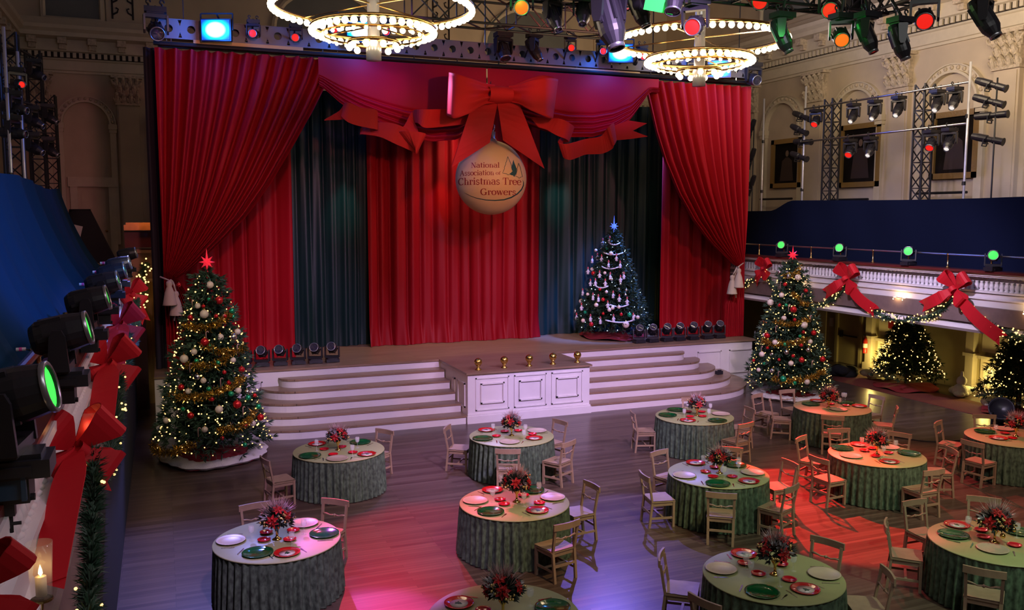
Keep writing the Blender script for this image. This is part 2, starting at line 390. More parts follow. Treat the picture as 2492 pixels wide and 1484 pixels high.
# attic zone over the cornice: recessed lunettes, framed, with scroll pilasters
def lunette(T,u0,u1,z0,z1,arched):
    b=MB(); n=14 if arched else 1
    c=(u0+u1)/2; r=(u1-u0)/2
    pts=[(u0,z0),(u1,z0)]+[(c+r*math.cos(PI*i/n),z1+r*math.sin(PI*i/n)*.8) for i in range(n+1)] if arched else [(u0,z0),(u1,z0),(u1,z1),(u0,z1)]
    b.poly([T(u,0.01,z) for u,z in pts],.03,T(0,1,0)-T(0,0,0))
    o=trim(b,M_grey)
    f=MB(); pp=[T(u,.08,z) for u,z in pts]; f.tube(pp,.11,6,closed=True); mk('frame_moulding',f,M_trim,o)
    return o
lunette(wb,-3.55,-1.66,12.0,15.3,False)
lunette(wb,12.9,17.1,12.05,12.15,True)
lunette(wb,4.3,8.5,12.05,12.15,True)
for u in (-.98,18.6,11.0):
    b=MB(); wbox(b,wb,u-.55,u+.55,0,.12,11.95,15.9); o=trim(b,M_plaster)
    k=MB()
    for sg in(-1,1):
        uu=u+sg*.28
        k.tube([wb(uu+sg*.06,.13,12.1+.22*i) for i in range(16)],.035,5)
        for i in range(8):
            z=12.25+i*.42; k.tube([wb(uu+sg*.05,.14,z),wb(uu-sg*.1,.14,z+.08),wb(uu-sg*.14,.14,z+.2),wb(uu-sg*.06,.14,z+.24)],[.035,.03,.025,.03],5)
    mk('scroll_ornament',k,M_iron,o)
for u in (27.1,23.3,19.5): lunette(wr,u-1.4,u+1.4,12.3,13.2,True)
# ---------------------------------------------------------------- right balcony
Y0,Y1=6.0,35.5
slab('balcony_right_slab',17.3,XR,Y0,Y1,2.62,3.0,M_umber)
def wf(u,w,z): return Vector((17.5-w,u,z))
b=MB(); prism(b,wf,[(-.2,2.80),(.16,2.80),(.16,2.84),(.10,2.88),(.05,2.9),(.05,3.14),(.10,3.17),(.10,3.2),(.05,3.22),(.05,3.3),(-.2,3.3)],Y0,Y1); trim(b,M_white)
b=MB(); prism(b,wf,[(-.2,2.60),(.10,2.60),(.10,2.66),(.02,2.7),(.02,2.76),(.06,2.795),(-.2,2.795)],Y0,Y1); trim(b,M_umber)
b=MB(); prism(b,wf,[(-.3,2.36),(.20,2.40),(.26,2.47),(.20,2.52),(.06,2.60),(-.3,2.60)],Y0,Y1); trim(b,M_white)
bal=thing('balustrade','white turned balustrade along the front of the right balcony','balustrade',(17.5,16,3.3))
b=MB(); b.box((0,0,.045),(.2,20,.05)); b.box((0,0,.40),(.2,20,.05)); b.box((0,0,.44),(.27,20,.06)); mk('rail',b,M_white,bal)
b=MB(); b.box((0,0,.50),(.42,20,.055)); mk('handrail',b,M_redwood,bal)
PB=[(.055,.06),(.055,.09),(.036,.105),(.058,.15),(.050,.2),(.032,.26),(.042,.275),(.042,.285)]
mk('back_panel',MB().box((.16,0,.22),(.03,20,.36)),M_white,bal)
MBAL=mesh_of('baluster',MB().lathe(PB,8),M_white,True)
q=MB()
for sg in(-1,1):
    q.tube([Vector((0,.062*math.cos(a),.32+.048*math.sin(a))) for a in [PI*i/6 for i in range(7)]],.022,4)
MARC=mesh_of('arch_link',q,M_white)
for i in range(140):
    y=-8.9+i*.13
    if y>9.9: break
    put('baluster',MBAL,bal,(0,y,0)); put('arch_link',MARC,bal,(0,y+.065,.02))
# metal guard rail on the right balcony
gr=thing('guard_rail','slim silver guard rail on posts above the right balustrade','railing',(17.6,16,3.82))
b=MB(); b.tube([(0,-10,.33),(0,10,.33)],.022,8); mk('rail',b,M_alu,gr)
pm=mesh_of('rail_post',MB().lathe([(.05,.01),(.05,.03),(.02,.05),(.02,.3),(.035,.32),(.035,.35)],8),M_brass,True)
for k in range(16):
    put('rail_post',pm,gr,(0,22.9-16-1.2*k,0))
# ---------------------------------------------------------------- wall under the right balcony
b=MB(); wbox(b,wr,Y0,26,0,.03,0,2.36); o=trim(b,M_olive)
for u in (22.25,18.35,14.3):
    b=MB(); wbox(b,wr,u-.13,u+.13,.03,.22,0,2.3); wbox(b,wr,u-.18,u+.18,.03,.27,0,.22); wbox(b,wr,u-.18,u+.18,.03,.27,1.02,1.12); wbox(b,wr,u-.17,u+.17,.03,.26,2.12,2.36); trim(b,M_trim)
def under_door(n,u0,u1):
    b=MB(); wbox(b,wr,u0-.12,u0,.03,.16,0,2.05); wbox(b,wr,u1,u1+.12,.03,.16,0,2.05); wbox(b,wr,u0-.12,u1+.12,.03,.16,1.95,2.1)
    d=struct('door_%d'%n,b,M_olive)
    b=MB(); wbox(b,wr,u0,u1,.03,.08,.01,1.95); mk('door_leaf',b,M_olive,d)
    b=MB(); b.bar(wr(u0+.1,.14,.98),wr(u1-.1,.14,.98),.04,.05); b.box(wr(u1-.15,.12,1.02),(.09,.1,.22)); mk('push_bar',b,M_bplast,d)
under_door(2,22.75,23.75)
for u0,u1 in ((20.65,21.95),(16.55,18.05)):
    b=MB(); wbox(b,wr,u0,u1,.03,.1,.05,1.0); wbox(b,wr,u0+.12,u1-.12,.1,.13,.18,.88); wbox(b,wr,u0-.04,u1+.04,.03,.22,1.0,1.09); wbox(b,wr,u0,u1,.03,.08,1.2,2.2); trim(b,M_trim)
lamp('niche_light','POINT',(21.3,21.75,.5),(1,.74,.20),34,size=.1)
lamp('niche_light','POINT',(21.3,17.5,.5),(1,.74,.20),34,size=.1)
# stair-door panel wall behind the stage end
b=MB(); wbox(b,wr,24.4,25.9,.03,.10,.1,2.2); trim(b,M_trim)
cp=MB().box((19.85,15.2,.006),(1.35,17,.012)); o=mk('carpet_runner',cp,mat('red_carpet',(.16,.028,.016),.95,var=.15,scale=30)); tag(o,'long rust red carpet runner under the right balcony','carpet')
# ---------------------------------------------------------------- left balcony
slab('balcony_left_slab',XL,-.76,-3.9,YB,2.62,3.0,M_umber)
def wg(u,w,z): return Vector((-.78+w,u,z))
b=MB(); prism(b,wg,[(-.1,2.98),(.06,2.98),(.06,3.02),(.12,3.05),(.12,3.08),(.05,3.12),(.05,3.3),(-.1,3.3)],.5,24.6); trim(b,M_white)
b=MB(); prism(b,wg,[(-.1,2.40),(.14,2.40),(.1,2.66),(.02,2.7),(.02,2.8),(.10,2.84),(.10,2.9),(.14,2.93),(.14,2.98),(-.1,2.98)],.5,24.6); trim(b,M_umber)
bal2=thing('balustrade','white turned balustrade of the left balcony beside the viewer','balustrade',(-.80,12,3.3))
b=MB(); b.box((0,.5,.045),(.2,24,.05)); b.box((0,.5,.40),(.2,24,.05)); b.box((0,.5,.44),(.25,24,.06)); mk('rail',b,M_white,bal2)
b=MB(); b.box((-.05,.5,.50),(.32,24,.055)); mk('handrail',b,M_redwood,bal2)
for i in range(180):
    y=-11.2+i*.13; put('baluster',MBAL,bal2,(0,y,0)); put('arch_link',MARC,bal2,(0,y+.065,.02))
gl=thing('guard_rail','thick tubular guard rail running away along the left balcony','railing',(-.9,12,3.8))
b=MB(); b.tube([(0,-11.5,.28),(0,11.3,.28)],.034,10); mk('rail',b,mat('bronze_tube',(.42,.27,.2),.25,1),gl)
pm2=mesh_of('rail_post',MB().lathe([(.06,.03),(.06,.05),(.022,.07),(.022,.23),(.05,.25),(.05,.32)],8),M_brass,True)
for k in range(19): put('rail_post',pm2,gl,(0,-10.6+1.2*k,0))
# rear return of the left balcony
rb=thing('balcony_return','panelled end of the left balcony beside the curtain, topped with orange-lit wood','balcony',(-.35,25.4,0))
b=MB(); b.box((0,0,3.75),(1.1,.12,.9)); b.box((0,-.08,4.12),(1.1,.1,.08)); b.box((0,-.08,3.36),(1.1,.1,.08)); mk('panel',b,mat('warm_panel',(.30,.18,.12),.6),rb)
b=MB(); b.box((0,-.02,4.45),(1.1,.2,.44)); mk('fascia',b,M_redwood,rb)
b=MB(); b.box((0,-.05,4.76),(1.1,.5,.14)); b.box((0,-.2,4.86),(1.0,.2,.06)); mk('top_shelf',b,mat('orange_lit_wood',(.62,.25,.10),.4,var=.1),rb)  # orange light on the top is put into the wood colour
b=MB(); b.box((0,.02,1.65),(1.1,.1,3.3)); mk('lower_panel',b,mat('ochre_cloth',(.34,.2,.06),.8,var=.3,scale=5,stretch=(6,6,.3)),rb)
lamp('return_light','POINT',(-.3,24.7,5.2),(1,.45,.16),9,size=.1)
slab('wall_backstage_shade',XL,-.45,24.55,24.7,0,2.6,M_shade)  # dark sheet standing for the unlit backstage
b=MB(); b.box((-.74,12,1.2),(.04,24,2.4)); o=mk('masking_drape',b,M_bcloth); tag(o,'black sheet standing for the shade under the left balcony down to the floor','drape')  # added black sheet in place of the shade under the balcony
# ================================================================ stage, steps, apron box
SF,ZS=22.2,1.26          # stage front, stage height
SX0,SX1=-.28,17.05
CX=8.47
st=thing('stage','raised stage with oak deck and white panelled front','stage',(CX,SF,0))
def stp(b,x0,x1,y0,y1,z0,z1): return b.box(((x0+x1)/2-CX,(y0+y1)/2-SF,(z0+z1)/2),(x1-x0,y1-y0,z1-z0))
mk('deck',stp(MB(),SX0,SX1,SF-.04,26.3,ZS-.05,ZS),M_deck,st)
mk('front',stp(stp(MB(),SX0,SX1,SF,SF+.15,0,ZS-.05),SX1-.15,SX1,SF,26.2,0,ZS-.05),M_white,st)
def panel(x0,x1,z0,z1,y,r=.035,d=.03):
    b=MB()
    for a,c,e,g in((x0,x1,z1-r,z1),(x0,x1,z0,z0+r),(x0,x0+r,z0,z1),(x1-r,x1,z0,z1)):
        b.box(((a+c)/2,y-d/2,(e+g)/2),(c-a,d,g-e))
    return b
for x0,x1 in((-.1,.9),(1.2,2.2),(14.9,15.75),(16.05,16.9)):
    mk('panel_moulding',panel(x0-CX,x1-CX,.25,.98,0),M_white,st)
b=stp(MB(),SX0,SX1,SF-.03,SF,0,.14); mk('skirting',b,M_white,st)
def steps(sg,label):
    t=thing('stage_steps',label,'steps',(CX,SF,0))
    inner=1.69
    for k in range(1,6):
        n=6-k; R=.45*n; z=.21*k; xc=5.42
        def outline(r,z): 
            p=[(inner,-r)]+[(xc+r*math.sin(PI/2*i/14),min(-.034,-r*math.cos(PI/2*i/14))) for i in range(15)]+[(inner,-.034)]
            return [Vector((sg*x,y+.0,z)) for x,y in p]
        b=MB(); b.poly(outline(R+.02,z-.045),.045,(0,0,1)); mk('tread',b,M_deck,t)
        b=MB(); b.poly(outline(R,z-.21),.165,(0,0,1)); mk('riser',b,M_white,t)
    return t
steps(-1,'white stage steps with wooden treads and rounded end, left of the apron box')
steps(1,'white stage steps with wooden treads and rounded end, right of the apron box')
ap=thing('apron_box','white panelled box jutting from the stage centre between the steps','stage apron',(CX,SF,0))
AX=1.66; AY=19.95-SF
b=MB(); b.box((0,AY/2,.605),(2*AX,-AY,1.21)); mk('body',b,M_white,ap)
b=MB(); b.box((0,AY/2-.02,ZS-.022),(2*AX+.1,-AY+.08,.05)); mk('top',b,M_deck,ap)
b=MB(); b.box((0,AY-.03,.09),(2*AX+.06,.06,.18)); b.box((0,AY-.02,.2),(2*AX+.03,.04,.05)); b.box((-AX-.02,AY/2,.09),(.05,-AY,.18)); mk('skirting',b,M_white,ap)
for k in range(3):
    xc=-1.02+1.02*k
    mk('panel_moulding',panel(xc-.44,xc+.44,.30,1.12,AY,.03,.025),M_white,ap)
    mk('panel_moulding',panel(xc-.31,xc+.31,.47,.98,AY,.035,.045),M_white,ap)
b=MB()
for y0,y1 in((AY+.18,AY+.72),(AY+.95,AY+1.1)):
    for a,c,e,g in((y0,y1,.94,.98),(y0,y1,.36,.4),(y0,y0+.04,.36,.98),(y1-.04,y1,.36,.98)): b.box((-AX-.015,(a+c)/2,(e+g)/2),(.03,c-a,g-e))
mk('side_moulding',b,M_white,ap)
# five gilded globe footlights
fl=None
for i,(x,w) in enumerate(zip((7.18,7.88,8.57,9.24,9.95),('first','second','third','fourth','fifth'))):
    lab='gold globe footlight on the apron box, %s from the left'%w
    if fl is None:
        fl=thing('globe_footlight',lab,'lamp',(x,20.22,ZS+.004),0,'gold globe footlights')
        mk('globe',MB().ball((0,0,.2),.10,16,10),M_gold,fl,True)
        mk('base',MB().lathe([(.075,0),(.08,.02),(.05,.04),(.035,.07),(.05,.1),(.06,.115)],14),M_gold,fl,True)
    else: dup(fl,lab,(x,20.22+.02*i,ZS+.004))
# ================================================================ curtains
M_velvet=mat('red_velvet',(.30,.004,.010),.6,sheen=.06,spec=.16)
M_velvet2=mat('back_red_velvet',(.23,.002,.007),.55,sheen=.05,spec=.2)
M_green=mat('green_velvet',(.004,.022,.022),.45,sheen=.12,spec=.35)
M_swag=mat('swag_velvet',(.33,.004,.020),.6,sheen=.08,spec=.2)
def hanging(x0,x1,y,z0,z1,n,amp,seed,flare=0):
    r=random.Random(seed); ph=[r.uniform(0,6.28) for _ in range(4)]
    def fn(u,v):
        uu=u+.012*math.sin(9*u+ph[0])+.006*math.sin(23*u+ph[1])
        a=amp*(.75+.35*math.sin(17*u+ph[2]))
        s=math.sin(2*PI*n*uu+ph[3]+.5*math.sin(2.2*v+5*u))
        d=a*(s+.35*math.sin(4*PI*n*uu+1.7*v))+amp*.8*math.sin(2*PI*n*.31*u+ph[1])
        x=x0+(x1-x0)*u
        bot=max(0,v-.93)/.07
        return Vector((x+.3*a*math.cos(2*PI*n*uu+ph[3]), y+d-bot*flare*(.5+.5*s), z1+(z0-z1)*v))
    return MB().grid(fn,int(n*10),24)
def curtain(b,m,label,group=None):
    o=mk('curtain',b,m,None,True); tag(o,label,'curtain',group); return o
ZT=8.6
curtain(hanging(5.55,11.0,25.10,ZS+.01,ZT,14,.11,1,.18),M_velvet2,'red velvet back curtain behind the hanging ornament')
curtain(hanging(2.9,5.7,25.5,ZS+.01,ZT,8,.08,2,.05),M_green,'dark green velvet curtain left of the red back curtain')
curtain(hanging(10.8,16.1,25.5,ZS+.01,ZT,13,.08,3,.05),M_green,'dark green velvet curtain behind the stage Christmas tree')
curtain(hanging(.15,3.22,23.95,ZS+.01,8.7,8,.12,4,.12),M_velvet,'red velvet leg curtain behind the left swept curtain')
curtain(hanging(14.55,17.2,23.95,ZS+.01,8.7,7,.12,5,.12),M_velvet,'red velvet leg curtain behind the right swept curtain')
curtain(hanging(-.24,.10,23.3,ZS+.01,9.1,2,.05,6,.0),mat('black_velvet',(.008,.006,.012),.8),'narrow black leg curtain at the left edge of the stage')
def swept(px,outer_x,tie_z,side,n,seed,outer_bottom):
    """front curtain drawn aside: inner edge follows the sweep to the tie, then falls straight"""
    P=[at_y(x,y,22.95) for x,y in px]
    zs=[p.z for p in P]; xs=[p.x for p in P]
    r=random.Random(seed); ph=[r.uniform(0,6.28) for _ in range(3)]
    ztop=zs[0]; zb=ZS+.01
    def inner(z):
        if z<=zs[-1]: t=min(1,(zs[-1]-z)/1.2); return xs[-1]+(outer_bottom-xs[-1])*t
        return float(np.interp(-z,[-a for a in zs],xs))
    def fn(u,v):
        # v: 0..0.75 above the tie, rest below
        if v<.75:
            k=v/.75; z_in=ztop+(zs[-1]-ztop)*k; z_out=ztop+(tie_z-ztop)*k
        else:
            k=(v-.75)/.25; z_in=zs[-1]+(zb-zs[-1])*k; z_out=tie_z+(zb-tie_z)*k
        xi=inner(z_in); xo=outer_x
        # cloth bows: fold lines converge on the tie
        z=z_out+(z_in-z_out)*u; x=xo+(xi-xo)*u
        wdt=abs(xi-xo); amp=.15*min(1,.3+wdt/2.6)
        s=math.sin(2*PI*n*(u+.012*math.sin(11*u+ph[0]))+ph[1]+.4*math.sin(3*v+4*u))
        y=22.95+amp*(s+.3*math.sin(4*PI*n*u+2*v))-.10*math.sin(min(1,v/.75)*PI)*(.3+.7*u)
        if v>.95: y-=.12*(v-.95)/.05*(.5+.5*s)
        return Vector((x,y,z))
    return MB().grid(fn,int(n*9),60)
sl=[(815,145),(795,200),(760,270),(708,362),(655,450),(600,525),(545,582),(490,632),(447,668),(432,676)]
sr=[(1563,195),(1575,250),(1590,320),(1612,392),(1645,470),(1683,535),(1722,585),(1758,620),(1786,645),(1797,650)]
curtain(swept(sl,.02,3.72,-1,12,11,.95),M_velvet,'red velvet front curtain swept to the left and tied with tassels')
curtain(swept(sr,17.06,3.62,1,11,12,16.35),M_velvet,'red velvet front curtain swept to the right and tied with tassels')
# swag valance: two festoons
def swag(x0,x1,pxb,seed,label):
    P=[at_y(x,y,22.75) for x,y in pxb]; xs=[p.x for p in P]; zs=[p.z for p in P]
    def fn(u,v):
        x=x0+(x1-x0)*u; zb=float(np.interp(x,xs,zs)); zt=9.05
        z=zt+(zb-zt)*v; y=22.78-.16*math.sin(PI*min(1,v*1.1))*math.sin(PI*u)
        if v>.62:
            k=(v-.62)/.38; y+=.055*math.sin(k*PI*9)-.08*k*math.sin(PI*u)
        y+=.025*math.sin(14*u+seed)*(1-v)
        return Vector((x,y,z))
    o=mk('swag_valance',MB().grid(fn,44,64),M_swag,None,True); tag(o,label,'valance','swag valance over the stage'); return o
swag(3.85,8.36,[(780,208),(830,252),(880,285),(930,310),(985,332),(1050,345),(1110,340),(1160,310),(1215,262)],1,'draped red swag of the valance left of the giant bow')
swag(8.4,13.75,[(1205,262),(1260,295),(1320,318),(1380,334),(1440,334),(1490,320),(1535,290),(1572,238),(1580,225)],2,'draped red swag of the valance right of the giant bow')
# tassels
M_tas=mat('cream_tassel',(.50,.44,.36),.8,bump=.5,scale=40,stretch=(8,8,.5))
def tassel_pair(px_tie,px_a,px_b,label,name='tassel_tieback',y=22.6):
    A,Bp=at_y(*px_a,y-.12),at_y(*px_b,y); T0=at_y(*px_tie,y)
    t=thing(name,label,'tassel',T0,0,'cream curtain tiebacks')
    for P in(A,Bp):
        q=P-T0
        b=MB(); b.lathe([(.02,.14),(.06,.12),(.075,.06),(.055,0),(.07,-.03),(.11,-.15),(.16,-.42),(.17,-.45),(.0,-.45)],14,q); mk('tassel',b,M_tas,t,True)
        b=MB(); b.tube([(0,0,0),q*.5+Vector((0,-.05,.1)),q+Vector((0,0,.12))],.022,6); mk('cord',b,M_tas,t,True)
    b=MB(); b.tube([(-.28*(1 if px_tie[0]<1000 else -1),.05,.12),(0,-.05,0),(.1*(1 if px_tie[0]<1000 else -1),0,-.35),(0,0,-.95)],.02,6); mk('cord',b,M_tas,t,True)
tassel_pair((420,685),(412,697),(428,722),'pair of cream tassels tying back the left curtain')
tassel_pair((1793,650),(1798,664),(1782,680),'pair of cream tassels tying back the right curtain')
# curtain pipe
cpipe=thing('curtain_track','dark pipe that carries the stage curtains below the truss','curtain rail',(8.5,22.9,9.1))
mk('pipe',MB().tube([(-8.5,0,.05),(8.5,0,.05)],.05,8).tube([(-8.5,.1,.28),(8.5,.1,.28)],.03,6),M_black,cpipe)
for k in range(13):
    x=-8.2+k*1.36; mk('hanger',MB().tube([(x,.02,.05),(x,.09,.06),(x,.09,.55)],.012,5),M_chrome,cpipe)
# ================================================================ giant bow with ribbons and the hanging ornament
M_bow=mat('bow_felt',(.42,.018,.015),.75,spec=.25,sheen=.15)
bw=thing('giant_bow','giant red bow with long ribbon streamers over the stage','bow',(8.45,21.9,8.2))
B0=Vector((8.45,21.9,8.2))
def bp(x,y,Y=21.9): return at_y(x,y,Y)-B0
def strip(top,bot,thick=.03):
    """a ribbon: rows of top and bottom edge points joined into a thick band"""
    n=len(top); b=MB(); vs=[];fs=[]
    for i in range(n):
        j0,j1=max(0,i-1),min(n-1,i+1); t=(top[j1]-top[j0]); h=(top[i]-bot[i]); nv=t.cross(h); nv=nv.normalized()*thick if nv.length>1e-6 else Vector((0,thick,0))
        vs+= [top[i],bot[i],bot[i]+nv,top[i]+nv]
    for i in range(n-1):
        for k in range(4): a=i*4+k;c=i*4+(k+1)%4; fs.append((a,c,c+4,a+4))
    fs+=[(3,2,1,0),tuple((n-1)*4+k for k in range(4))]
    return b.add(vs,fs)
def smooth_pts(pts,m=6):
    out=[];n=len(pts)
    for i in range(n-1):
        p0,p1,p2,p3=pts[max(i-1,0)],pts[i],pts[i+1],pts[min(i+2,n-1)]
        for k in range(m):
            t=k/m; out.append(.5*((2*p1)+(p2-p0)*t+(2*p0-5*p1+4*p2-p3)*t*t+(3*p1-p0-3*p2+p3)*t**3))
    out.append(pts[-1]); return out
def loop(sg):
    # a loop: pinched at the knot, wide and rounded at the outer end; front sheet, curl, back sheet
    if sg<0: T=[(1205,207,21.62),(1185,205,21.45),(1150,192,21.2),(1115,181,21.15),(1097,177,21.35),(1092,176,21.75),(1105,178,22.15),(1140,190,22.25),(1190,206,22.1)]; Bq=[(1205,250,21.62),(1180,252,21.45),(1150,272,21.2),(1110,287,21.15),(1092,283,21.35),(1087,278,21.75),(1100,272,22.15),(1140,262,22.25),(1190,247,22.1)]
    else: T=[(1238,207,21.62),(1258,205,21.45),(1290,196,21.2),(1322,190,21.15),(1345,190,21.35),(1356,193,21.75),(1340,186,22.15),(1310,184,22.25),(1255,205,22.1)]; Bq=[(1238,250,21.62),(1262,253,21.45),(1290,268,21.2),(1322,282,21.15),(1338,288,21.35),(1343,287,21.75),(1330,275,22.15),(1300,262,22.25),(1255,247,22.1)]
    t=smooth_pts([bp(*q) for q in T]); q=smooth_pts([bp(*q) for q in Bq])
    # soft pleats near the knot
    b=MB(); n=len(t); vv=10
    def fn(u,v):
        f=u*(n-1); i=min(int(f),n-2); k=f-i; a=t[i].lerp(t[i+1],k); c=q[i].lerp(q[i+1],k)
        p=a.lerp(c,v); fall=max(0,1-u*2.6); p.y+=.09*fall*math.sin(v*PI*5)*min(1,u*12+.25); return p
    b.grid(fn,n-1,14)
    o=mk('loop',b,M_bow,bw,True)
    md=o.modifiers.new('thick','SOLIDIFY'); md.thickness=.03
loop(-1); loop(1)
kb=MB(); k0,k1=bp(1194,205,21.4),bp(1250,250,21.4); kw=k1.x-k0.x; kh=k0.z-k1.z; kc=(k0+k1)/2
def kn(u,v):
    a=2*PI*v; return Vector((kc.x-kw/2+kw*u, kc.y+.28-.30*math.cos(a)*(1+.0*u), kc.z+kh*.5*math.sin(a)*(1+.06*math.cos(PI*(u-.5)*2)) ))
kb.grid(kn,8,20); mk('knot',kb,M_bow,bw,True)
# tails
def tail(top_in,top_out,tip,bot_in,Y0,Y1):
    r=[];l=[]
    for i in range(9):
        k=i/8; Y=Y0+(Y1-Y0)*math.sin(k*PI/2)-.12*math.sin(k*PI)
        l.append(bp(top_out[0]+(tip[0]-top_out[0])*k,top_out[1]+(tip[1]-top_out[1])*k,Y)); r.append(bp(top_in[0]+(bot_in[0]-top_in[0])*k,top_in[1]+(bot_in[1]-top_in[1])*k,Y+.05))
    mk('tail',strip(l,r),M_bow,bw)
tail((1211,250),(1150,250),(1099,407),(1192,347),21.65,21.5)
tail((1209,250),(1262,250),(1325,410),(1224,341),21.65,21.5)
# streamers with folded curls
def streamer(rows):
    T=[];Q=[]
    for (x,y,x2,y2,Y) in rows: T.append(bp(x,y,Y)); Q.append(bp(x2,y2,Y))
    mk('streamer',strip(smooth_pts(T,4),smooth_pts(Q,4)),M_bow,bw)
streamer([(1130,262,1150,300,21.95),(1085,265,1080,308,21.9),(1045,266,1035,311,21.75),(1020,266,1018,300,21.85),(1003,271,1010,300,22.15),(985,304,1018,322,22.05),(968,318,1000,346,21.85),(985,318,1016,368,21.65),(1030,323,1010,373,21.55),(1034,328,1013,372,21.75)])
streamer([(1014,330,1010,371,21.85),(980,308,962,350,21.75),(945,298,925,333,21.85),(900,300,882,326,22.0),(878,312,878,327,22.1),(905,312,905,320,21.95),(919,270,919,316,21.6),(880,262,872,306,21.6),(850,250,845,296,21.6),(838,252,830,282,21.75),(825,270,840,290,22.0),(789,291,789,293,22.2)])
streamer([(1290,285,1310,310,21.95),(1340,288,1330,316,21.9),(1365,290,1355,330,21.75),(1385,300,1375,338,21.8),(1395,311,1382,345,22.1),(1372,330,1368,350,22.1),(1360,345,1372,380,21.75),(1378,350,1385,389,21.6),(1400,345,1400,385,21.7),(1425,338,1425,376,21.85),(1460,332,1465,374,21.9),(1475,318,1490,362,21.75),(1481,308,1494,352,21.6),(1492,300,1498,340,21.8),(1480,312,1484,345,22.0)])
sb=MB(); 
for poly in ([(1480,312),(1503,302),(1530,293),(1575,300),(1540,318),(1577,332),(1535,338),(1492,342)],):
    sb.poly([bp(x,y,21.95) for x,y in poly],.03,(0,1,0))
mk('streamer_end',sb,M_bow,bw)
# ornament
OC=Vector((8.36,22.45,6.06)); OR=.965
M_orn=mat('cream_gold_ornament',(.62,.44,.22),.5,spec=.3)
on=thing('giant_ornament','giant cream gold bauble with printed words hanging under the bow','ornament',OC,-math.atan2(OC.x,OC.y))
prof=[]
for i in range(31):
    t=-PI/2+PI*i/30; r=math.cos(t); z=math.sin(t)
    if z>.45: z=.45+(z-.45)*1.12
    prof.append((max(1e-4,OR*r),OR*z))
prof=[p for p in prof if p[1]<.99]+[(.16,1.02),(.13,1.08)]
mk('body',MB().lathe(prof,48),M_orn,on,True)
b=MB(); b.lathe([(.135,1.04),(.14,1.07),(.12,1.09),(.125,1.26),(.0,1.27)],16); mk('cap',b,mat('silver_cap',(.6,.58,.55),.3,1),on,True)
b=MB()
for sg in(-1,1): b.tube([(sg*.05+.05*math.cos(a),-.1,1.36+.09*math.sin(a)) for a in [2*PI*i/10 for i in range(10)]],.02,5,closed=True)
mk('hook',b,M_chrome,on,True)
mk('wire',MB().tube([(0,0,1.27),(0,.49,3.10)],.012,5),M_black,on)
# lettering: serif strokes laid on the curved front
OS=Vector((0,0,0))
def front(u,w,lift=.006):
    """u across, w up, metres on the ornament's front"""
    rr=OR+lift; d=rr*rr-u*u-w*w; return Vector((u,-math.sqrt(max(d,.004)),w))
G={} # letters on a unit x-height 1 / cap 1.45 grid: (width, [(kind, points, width)...])
def arc(cx,cy,rx,ry,a0,a1,n=12): return [(cx+rx*math.cos(math.radians(a0+(a1-a0)*i/n)),cy+ry*math.sin(math.radians(a0+(a1-a0)*i/n))) for i in range(n+1)]
TH,TN=.24,.09
def bowl(cx,cy,rx,ry,a0,a1): return ('b',arc(cx,cy,rx,ry,a0,a1,16))
def st_(x,y0,y1): return ('l',[(x,y0),(x,y1)],TH)
def sf(x,y,w=.42): return ('l',[(x-w/2,y),(x+w/2,y)],TN)
G['N']=(1.35,[('l',[(.25,.04),(.25,1.4)],TN),('l',[(.27,1.4),(1.08,.02)],TH),('l',[(1.1,.0),(1.1,1.4)],TN),sf(.25,.04),sf(.2,1.4,.44),sf(1.1,1.4)])
G['A']=(1.4,[('l',[(.2,.03),(.68,1.43)],TN),('l',[(.68,1.43),(1.16,.03)],TH),('l',[(.36,.48),(1.0,.48)],TN),sf(.2,.04),sf(1.16,.04,.5)])
G['C']=(1.3,[bowl(.7,.71,.55,.7,50,310),('l',[(1.1,1.42),(1.1,.98)],TN),('l',[(1.12,.1),(1.12,.3)],TN)])
G['G']=(1.45,[bowl(.7,.71,.55,.7,50,325),('l',[(1.12,1.42),(1.12,.98)],TN),st_(1.15,.05,.6),sf(1.15,.6,.5)])
G['T']=(1.3,[st_(.65,.03,1.4),('l',[(.1,1.4),(1.2,1.4)],TN),('l',[(.1,1.42),(.1,1.0)],TN),('l',[(1.2,1.42),(1.2,1.0)],TN),sf(.65,.04,.5)])
G['a']=(.98,[('b',arc(.42,.62,.34,.38,150,0,8)),st_(.74,.05,.66),bowl(.45,.3,.33,.28,20,330),sf(.86,.04,.24)])
G['t']=(.68,[st_(.32,.1,1.3),sf(.34,.98,.6),('l',[(.32,.1),(.42,.03),(.58,.1)],TN)])
G['i']=(.56,[st_(.28,.03,.97),sf(.28,.04,.46),sf(.2,.96,.26),('d',(.28,1.32),.15)])
G['o']=(1.02,[bowl(.5,.5,.4,.48,0,360)])
G['n']=(1.12,[st_(.28,.03,.97),st_(.84,.03,.68),('l',arc(.58,.66,.28,.3,170,0,8),TN),sf(.28,.04,.42),sf(.84,.04,.42),sf(.2,.96,.26)])
G['l']=(.56,[st_(.28,.03,1.45),sf(.28,.04,.46),sf(.2,1.44,.26)])
G['s']=(.86,[('l',arc(.42,.73,.27,.24,40,210,8)+[(.42,.5)]+arc(.42,.27,.29,.25,50,-150,8),.16),('l',[(.7,.96),(.7,.72)],TN),('l',[(.12,.05),(.12,.3)],TN)])
G['c']=(.9,[bowl(.48,.5,.4,.48,45,315),('d',(.74,.76),.12)])
G['f']=(.66,[st_(.3,.03,1.15),sf(.34,.98,.56),('l',arc(.5,1.15,.2,.28,180,30,8),TN),sf(.3,.04,.48),('d',(.66,1.28),.11)])
G['h']=(1.12,[st_(.28,.03,1.45),st_(.84,.03,.68),('l',arc(.58,.66,.28,.3,170,0,8),TN),sf(.28,.04,.42),sf(.84,.04,.42),sf(.2,1.44,.26)])
